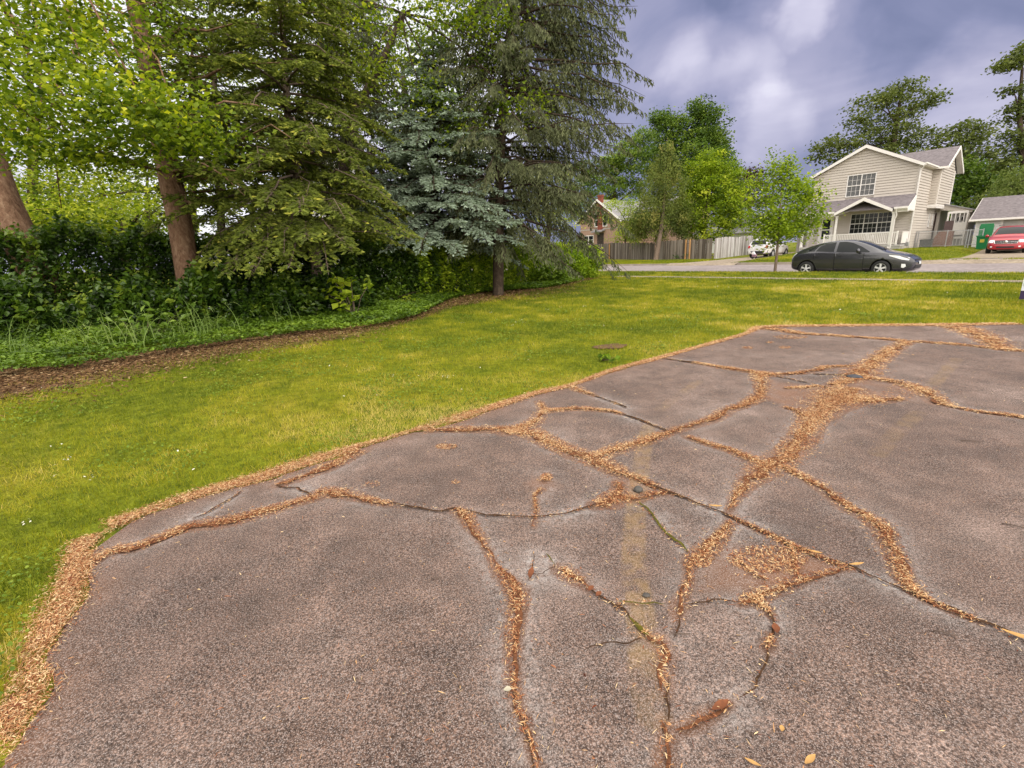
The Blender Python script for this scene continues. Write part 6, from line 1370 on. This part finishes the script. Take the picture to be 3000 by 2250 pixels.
# bare strip of earth and dry litter
ML = smooth_line(MULCH[:], 4); n = 160; uu = np.linspace(0, 1, n); A = along(ML, uu); B = along(CL, uu); rows = []
for k_ in np.linspace(-.06, 1.5, 9):
    fd = np.clip((uu-.22)/.30, 0, 1); kk = (k_*(1-fd)+.5*fd)[:, None]; rows.append(A*(1-kk)+B*kk)
R_ = np.array(rows); R_[0] += (fbm(uu[:, None]*60, uu[:, None]*0+4, 3)-.5)*.35; V = np.concatenate([np.concatenate([r_, np.full((n, 1), -.006)], 1) for r_ in R_]); i = np.arange(9*n).reshape(9, n); Fq = np.stack([i[:-1, :-1], i[:-1, 1:], i[1:, 1:], i[1:, :-1]], -1).reshape(-1, 4)
M_earth = mat('bare_earth', (.15, .092, .052), .95, var=.5, vscale=5, bump=.8, bscale=60, spec=.1); tag(npmesh('bare_earth_strip', V, Fq, M_earth, smooth=True), kind='structure')
n = 44000; u = rng.random(n)**1.7; v = rng.normal(.5, .42, n); q = along(ML, u)*(1-v)[:, None]+along(CL, u)*v[:, None]+rng.normal(0, .05, (n, 2)); r = np.linalg.norm(q, axis=1); fs = np.maximum(1, r/6)
V_, F_ = flakes(np.stack([q[:, 0], q[:, 1], rng.uniform(.0, .02, n)], -1), rng.random(n)*6.283, rng.normal(0, .2, n), rng.normal(0, .4, n), rng.uniform(.02, .07, n)*fs**.5, rng.uniform(.006, .02, n)*fs**.6, rng.uniform(0, .006, n))
M_mul = leafmat('brown_litter', [(0, (.045, .022, .011)), (.4, (.15, .08, .038)), (.75, (.29, .18, .09)), (1, (.46, .34, .20))], .1, .9, .1, (1, 1, 1))
tag(npmesh('leaf_litter', V_, F_, M_mul, attrs={'tint': np.repeat(np.clip(rng.normal(.42, .24, n), 0, 1), 6)}), 'brown dry leaf litter on the bare strip beside the ground cover', 'litter', kind='stuff')
# tall grass tufts
def tuft(px, py, label, seed, n=26, hh=.85, sp=.32):
    rng = np.random.default_rng(seed); c = at(px, py, 0); root = empty('tall_grass_tuft', (c[0], c[1], 0), 0, None, None); V, Fq, tt = [], [], []
    for k in range(n):
        b_ = np.array([rng.normal(0, sp), rng.normal(0, sp*.6), .05]); h = hh*rng.uniform(.55, 1.15); t = rng.random()*6.283; d = np.array([math.cos(t), math.sin(t), 0]); bend = rng.uniform(.25, 1.0)*h; s = np.array([-d[1], d[0], 0]); w = rng.uniform(.006, .011); st_ = len(V); ti = rng.uniform(.3, .9)
        for i in range(7):
            uu_ = i/6; p = b_+d*bend*uu_**2+np.array([0, 0, h*(uu_-.28*uu_**3*bend/h)]); ww = w*(1-uu_*.85); V += [p-s*ww, p+s*ww]; tt += [ti, ti]
        Fq += [(st_+2*i, st_+2*i+1, st_+2*i+3, st_+2*i+2) for i in range(6)]
        for j in range(2):
            uu_ = rng.uniform(.25, .75); p = b_+d*bend*uu_**2+np.array([0, 0, h*(uu_-.28*uu_**3*bend/h)]); t2 = t+rng.choice([-1, 1])*rng.uniform(.5, 1.6); e = np.array([math.cos(t2), math.sin(t2), 0]); st_ = len(V)
            for i in range(4):
                x_ = i/3; pp = p+e*(.24*x_)+np.array([0, 0, .12*x_-.22*x_*x_]); ss = np.array([-e[1], e[0], .3])*.008*(1-x_*.9); V += [pp-ss, pp+ss]; tt += [ti, ti]
            Fq += [(st_+2*i, st_+2*i+1, st_+2*i+3, st_+2*i+2) for i in range(3)]
    npmesh('blades', V, Fq, L_wgrass, root, {'tint': tt}); tag(root, label, 'grass tuft', 'tall grass tufts in the ground cover')
tuft(250, 1040, 'tall grass tuft in the ground cover, leftmost of the row', 1, 18); tuft(365, 1028, 'tall arching grass tuft left of the reddish trunk', 2, 16); tuft(455, 1018, 'tall grass tuft just below the reddish trunk at left', 3, 14, .8); tuft(560, 1004, 'tallest grass tuft right under the reddish trunk', 4, 18, .95); tuft(640, 990, 'tall grass tuft right of the reddish trunk', 5, 14, .8); tuft(820, 962, 'sparse tall grass tuft near the thin spruce trunk', 6, 8, .7); tuft(70, 1062, 'sparse tall grass tuft at the left edge of the ground cover', 7, 10, .8)
# lime sapling with big leaves
sp = at(1040, 938, 0); sap = empty('maple_sapling', (sp[0], sp[1], 0), 0, 'lime green maple sapling with large leaves in the ground cover', 'sapling'); rng = np.random.default_rng(7); mb = MB(); C_ = []
for k in range(13):
    e = np.array([rng.normal(0, .30), rng.normal(0, .25), rng.uniform(.35, 1.12)]); mb.tube([(0, 0, -.05), e*.5+np.array([0, 0, .12]), e], [.012, .008, .004], 5)
    C_ += [e+rng.normal(0, .09, 3) for _ in range(6)]
mb.build('stem', B_grey, sap, True); C_ = np.array(C_); l = .21*rng.uniform(.6, 1.2, len(C_)); leafmesh('leaves', C_, l, l*.85, rng.normal(.62, .15, len(C_)), L_lime, sap, rng, 1.0)
# leafy weeds
def weed(name, px, py, label, seed, n, r, h, size, m, tint):
    c = at(px, py, 0); rng = np.random.default_rng(seed); root = empty(name, (c[0], c[1], 0), 0, label, 'weed'); mb = MB(); C_ = []
    for k in range(n): e = np.array([rng.normal(0, r), rng.normal(0, r), rng.uniform(.3, 1)*h]); mb.tube([(0, 0, 0), e], [.005, .002], 4); C_ += [e+rng.normal(0, .25*r, 3) for _ in range(4)]
    mb.build('stem', B_grey, root, True); C_ = np.array(C_); C_[:, 2] = np.maximum(C_[:, 2], .02); l = size*rng.uniform(.6, 1.3, len(C_)); leafmesh('leaves', C_, l, l*.5, rng.normal(tint, .14, len(C_)), m, root, rng, .8)
weed('broadleaf_weed', 1762, 1056, 'pale green broadleaf weed in the lawn below the valve cover', 1, 9, .09, .07, .09, L_hedgelit, .35)
weed('broadleaf_weed', 430, 1002, 'leafy weed clump among the tall grass left of the reddish trunk', 2, 30, .40, .55, .17, L_cover, .45)
weed('broadleaf_weed', 1200, 905, 'pale small weed on the edge of the ground cover right of the sapling', 3, 8, .12, .35, .10, L_lime, .7)
weed('broadleaf_weed', 1990, 764, 'dark weed at the foot of the brown board fence, right of the leaning cedar', 4, 20, .5, .6, .25, L_hedge, .4)

# --- trees across the street ------------------------------------------------
def far_pt(px, t): d = ray(px, 730); k = t/(d[0]*N[0]+d[1]*N[1]); s_ = (d[0]*U[0]+d[1]*U[1])*k; return gpt(s_, t)
def tr_px(px0, t, up_, r): g = far_pt(px0, t); Z = depth(g); return [(g, r)]+[(atZ(x, y, Z), r*k) for x, y, k in up_], Z
# young street tree on the verge
g = at(2270, 797, .09); Zs = depth(g); tks = [(g, .065), (atZ(2276, 745, Zs), .055), (atZ(2280, 690, Zs), .05), (atZ(2285, 620, Zs), .04), (atZ(2290, 540, Zs), .025)]
broadleaf('young_maple', tks, [bl(2285, 690, Zs, 85, 32, 30), bl(2250, 650, Zs, 75, 50, 44), bl(2340, 655, Zs, 68, 45, 36), bl(2385, 630, Zs, 40, 30, 12), bl(2300, 590, Zs, 85, 50, 46), bl(2215, 590, Zs, 42, 45, 16), bl(2260, 530, Zs, 45, 45, 18), bl(2310, 510, Zs, 35, 50, 16), bl(2350, 545, Zs, 40, 35, 14), bl(2268, 475, Zs, 12, 28, 4), bl(2318, 475, Zs, 14, 28, 4), bl(2222, 510, Zs, 12, 30, 4), bl(2375, 575, Zs, 30, 24, 8)],
          L_lime, B_grey, 'young slender street maple on the verge left of the dark hatchback', .135, 111, 34, .24, .48, .24, tvar=.2, twig=.6, flat=.8)
ft, Zc = tr_px(1922, 44.2, [(1932, 700, .85), (1942, 640, .7), (1948, 560, .5), (1950, 480, .2)], .26)
broadleaf('cedar_tree', ft, [bl(1930, 640, Zc+1.5, 92, 68, 150), bl(1948, 560, Zc+.6, 72, 75, 120), bl(1948, 490, Zc, 45, 62, 60), bl(1880, 660, Zc+1.4, 54, 48, 60), bl(1995, 650, Zc+1.2, 44, 52, 50), bl(1955, 450, Zc, 18, 26, 12)], L_cedar, B_grey, 'brownish green cedar with leaning bare trunk in front of the board fence', .22, 112, 60, .26, .40, .06, up=.2, hang=.6, tvar=.26, asp=.45, flat=1.3)
ft, Zm = tr_px(2062, 50, [(2062, 700, .9), (2068, 640, .7), (2075, 560, .4)], .2)
broadleaf('round_maple', ft, [bl(2075, 600, Zm, 100, 85, 190), bl(2120, 540, Zm, 58, 70, 80), bl(2050, 520, Zm, 55, 65, 80), bl(2085, 480, Zm, 45, 40, 36), bl(2140, 620, Zm, 48, 55, 50), bl(2020, 640, Zm, 45, 55, 40), bl(2080, 680, Zm, 75, 32, 36)], L_lime, B_dark, 'bright green rounded maple behind the board fence beside the cedar', .22, 113, 52, .36, .45, .06, tvar=.26)
ft, Zm = tr_px(1830, 52, [(1832, 700, .8), (1835, 650, .5)], .14)
broadleaf('small_maple', ft, [bl(1840, 650, Zm, 38, 36, 36), bl(1815, 690, Zm, 40, 26, 24), bl(1800, 600, Zm, 32, 20, 18), bl(1845, 600, Zm, 30, 25, 22), bl(1780, 640, Zm, 22, 10, 7), bl(1858, 690, Zm, 36, 28, 20)], L_lime, B_dark, 'small lime green maple in front of the shingled house', .22, 114, 24, .34, .6, .15, tvar=.14)
ft, Zb = tr_px(2040, 78, [(2045, 600, .8), (2050, 500, .6), (2055, 400, .35)], .5)
broadleaf('large_maple', ft, [bl(2050, 330, Zb, 40, 48, 44), bl(2062, 390, Zb, 72, 66, 110), bl(1965, 390, Zb, 52, 62, 74), bl(2020, 470, Zb, 105, 72, 150), bl(2110, 460, Zb, 38, 60, 42), bl(1930, 470, Zb, 60, 55, 66), bl(1940, 345, Zb, 30, 30, 22), bl(2060, 560, Zb, 110, 60, 90), bl(2140, 520, Zb, 34, 44, 24)], L_big, B_dark, 'tall dark green maple rising behind the board fence against the sky', .42, 115, 44, .60, .40, .06, tvar=.26)
ft, Zb = tr_px(1800, 82, [(1800, 600, .8), (1800, 520, .5)], .45)
broadleaf('large_maple', ft, [bl(1880, 420, Zb, 55, 48, 56), bl(1830, 470, Zb, 70, 55, 84), bl(1760, 500, Zb, 66, 40, 60), bl(1700, 530, Zb, 60, 40, 46), bl(1780, 560, Zb, 110, 48, 80), bl(1690, 600, Zb, 70, 50, 46), bl(1880, 520, Zb, 60, 60, 60)], L_big, B_dark, 'wide mid green maple behind the shingled house', .42, 116, 44, .60, .58, .06, tvar=.24)
ft, Zb = tr_px(2195, 74, [(2195, 620, .8), (2195, 560, .5)], .25)
broadleaf('purple_maple', ft, [bl(2195, 530, Zb, 42, 38, 46), bl(2215, 575, Zb, 50, 36, 40), bl(2170, 580, Zb, 30, 40, 22), bl(2200, 500, Zb, 20, 16, 9)], L_purple, B_dark, 'dark purple leaved maple far behind the young street tree', .34, 117, 22, .5, .45, .12)
ft, Zb = tr_px(2170, 62, [(2170, 640, .8), (2180, 560, .5)], .16)
broadleaf('small_maple', ft, [bl(2165, 570, Zb, 34, 50, 30), bl(2185, 640, Zb, 50, 30, 28), bl(2150, 490, Zb, 22, 28, 12), bl(2230, 670, Zb, 60, 20, 22)], L_lime, B_dark, 'slim yellow green maple between the rounded maple and the street tree', .28, 118, 20, .42, .42, .2)
ft, Zl = tr_px(2600, 84, [(2605, 560, .9), (2615, 450, .75), (2625, 360, .5), (2640, 280, .25)], .55)
broadleaf('locust_tree', ft, [bl(2650, 262, Zl, 46, 26, 26), bl(2600, 290, Zl, 58, 28, 30), bl(2545, 310, Zl, 50, 26, 26), bl(2700, 300, Zl, 45, 24, 22), bl(2740, 285, Zl, 26, 16, 10), bl(2530, 360, Zl, 48, 28, 24), bl(2640, 345, Zl, 60, 36, 36), bl(2600, 400, Zl, 80, 40, 56), bl(2680, 400, Zl, 55, 40, 34), bl(2500, 420, Zl, 60, 22, 24), bl(2430, 425, Zl, 40, 24, 20), bl(2400, 455, Zl, 28, 20, 12), bl(2450, 470, Zl, 44, 22, 18), bl(2560, 470, Zl, 110, 40, 60), bl(2700, 470, Zl, 60, 40, 36)], L_locust, B_dark, 'tall open locust tree rising above the roof of the beige house', .42, 121, 22, .62, .42, .26, tvar=.16, twig=.7, flat=.4)
ft, Zl = tr_px(2830, 88, [(2830, 560, .9), (2830, 460, .5)], .45)
broadleaf('locust_tree', ft, [bl(2800, 385, Zl, 60, 28, 32), bl(2860, 400, Zl, 46, 30, 26), bl(2760, 420, Zl, 44, 26, 22), bl(2840, 450, Zl, 70, 40, 46), bl(2890, 470, Zl, 36, 34, 20), bl(2780, 480, Zl, 70, 40, 40)], L_locust, B_dark, 'lower open locust tree right of the house roof', .42, 122, 22, .62, .45, .24, tvar=.16, twig=.7, flat=.4)
ft, Zl = tr_px(2880, 72, [(2880, 620, .9), (2870, 560, .5)], .35)
broadleaf('dark_tree', ft, [bl(2830, 520, Zl, 60, 48, 66), bl(2880, 560, Zl, 70, 45, 60), bl(2930, 520, Zl, 50, 40, 40), bl(2800, 570, Zl, 44, 50, 40), bl(2960, 580, Zl, 60, 45, 44), bl(2780, 640, Zl, 50, 36, 30), bl(2870, 630, Zl, 80, 36, 44)], L_big, B_dark, 'dense dark tree behind the side entry of the beige house', .36, 123, 24, .55, .42, .1)
ft, Zl = tr_px(2985, 60, [(2985, 640, .9), (2990, 560, .5)], .3)
broadleaf('willow_tree', ft, [bl(2960, 545, Zl, 50, 40, 44), bl(3000, 580, Zl, 70, 50, 60), bl(2900, 590, Zl, 40, 26, 24), bl(3040, 520, Zl, 70, 60, 50)], L_willow, B_dark, 'grey green willow above the garage roof', .30, 124, 24, .5, .45, .12, hang=.8, up=.3, asp=.4)
ft, Zl = tr_px(3010, 66, [(3000, 480, .8), (2985, 330, .5), (2995, 200, .3)], .35)
broadleaf('locust_tree', ft, [bl(2940, 195, Zl, 26, 16, 12), bl(2975, 175, Zl, 32, 24, 18), bl(3010, 150, Zl, 45, 30, 24), bl(2965, 260, Zl, 20, 22, 8), bl(2990, 330, Zl, 22, 40, 14), bl(2960, 320, Zl, 16, 10, 4), bl(2985, 430, Zl, 34, 55, 30), bl(3020, 300, Zl, 30, 70, 24), bl(2950, 480, Zl, 30, 28, 14), bl(2960, 400, Zl, 20, 18, 8)], L_locust, B_dark, 'tall thin locust tree cut by the right edge of the picture', .34, 125, 22, .45, .42, .2, twig=.8, flat=.45)
ft, Zl = tr_px(2440, 66, [(2440, 560, .8), (2440, 520, .5)], .3)
broadleaf('background_tree', ft, [bl(2420, 560, Zl, 60, 50, 50), bl(2360, 600, Zl, 50, 50, 36), bl(2330, 660, Zl, 60, 40, 36)], L_big, B_dark, 'dark tree filling the gap left of the beige house', .34, 126, 22, .55, .5, .12)
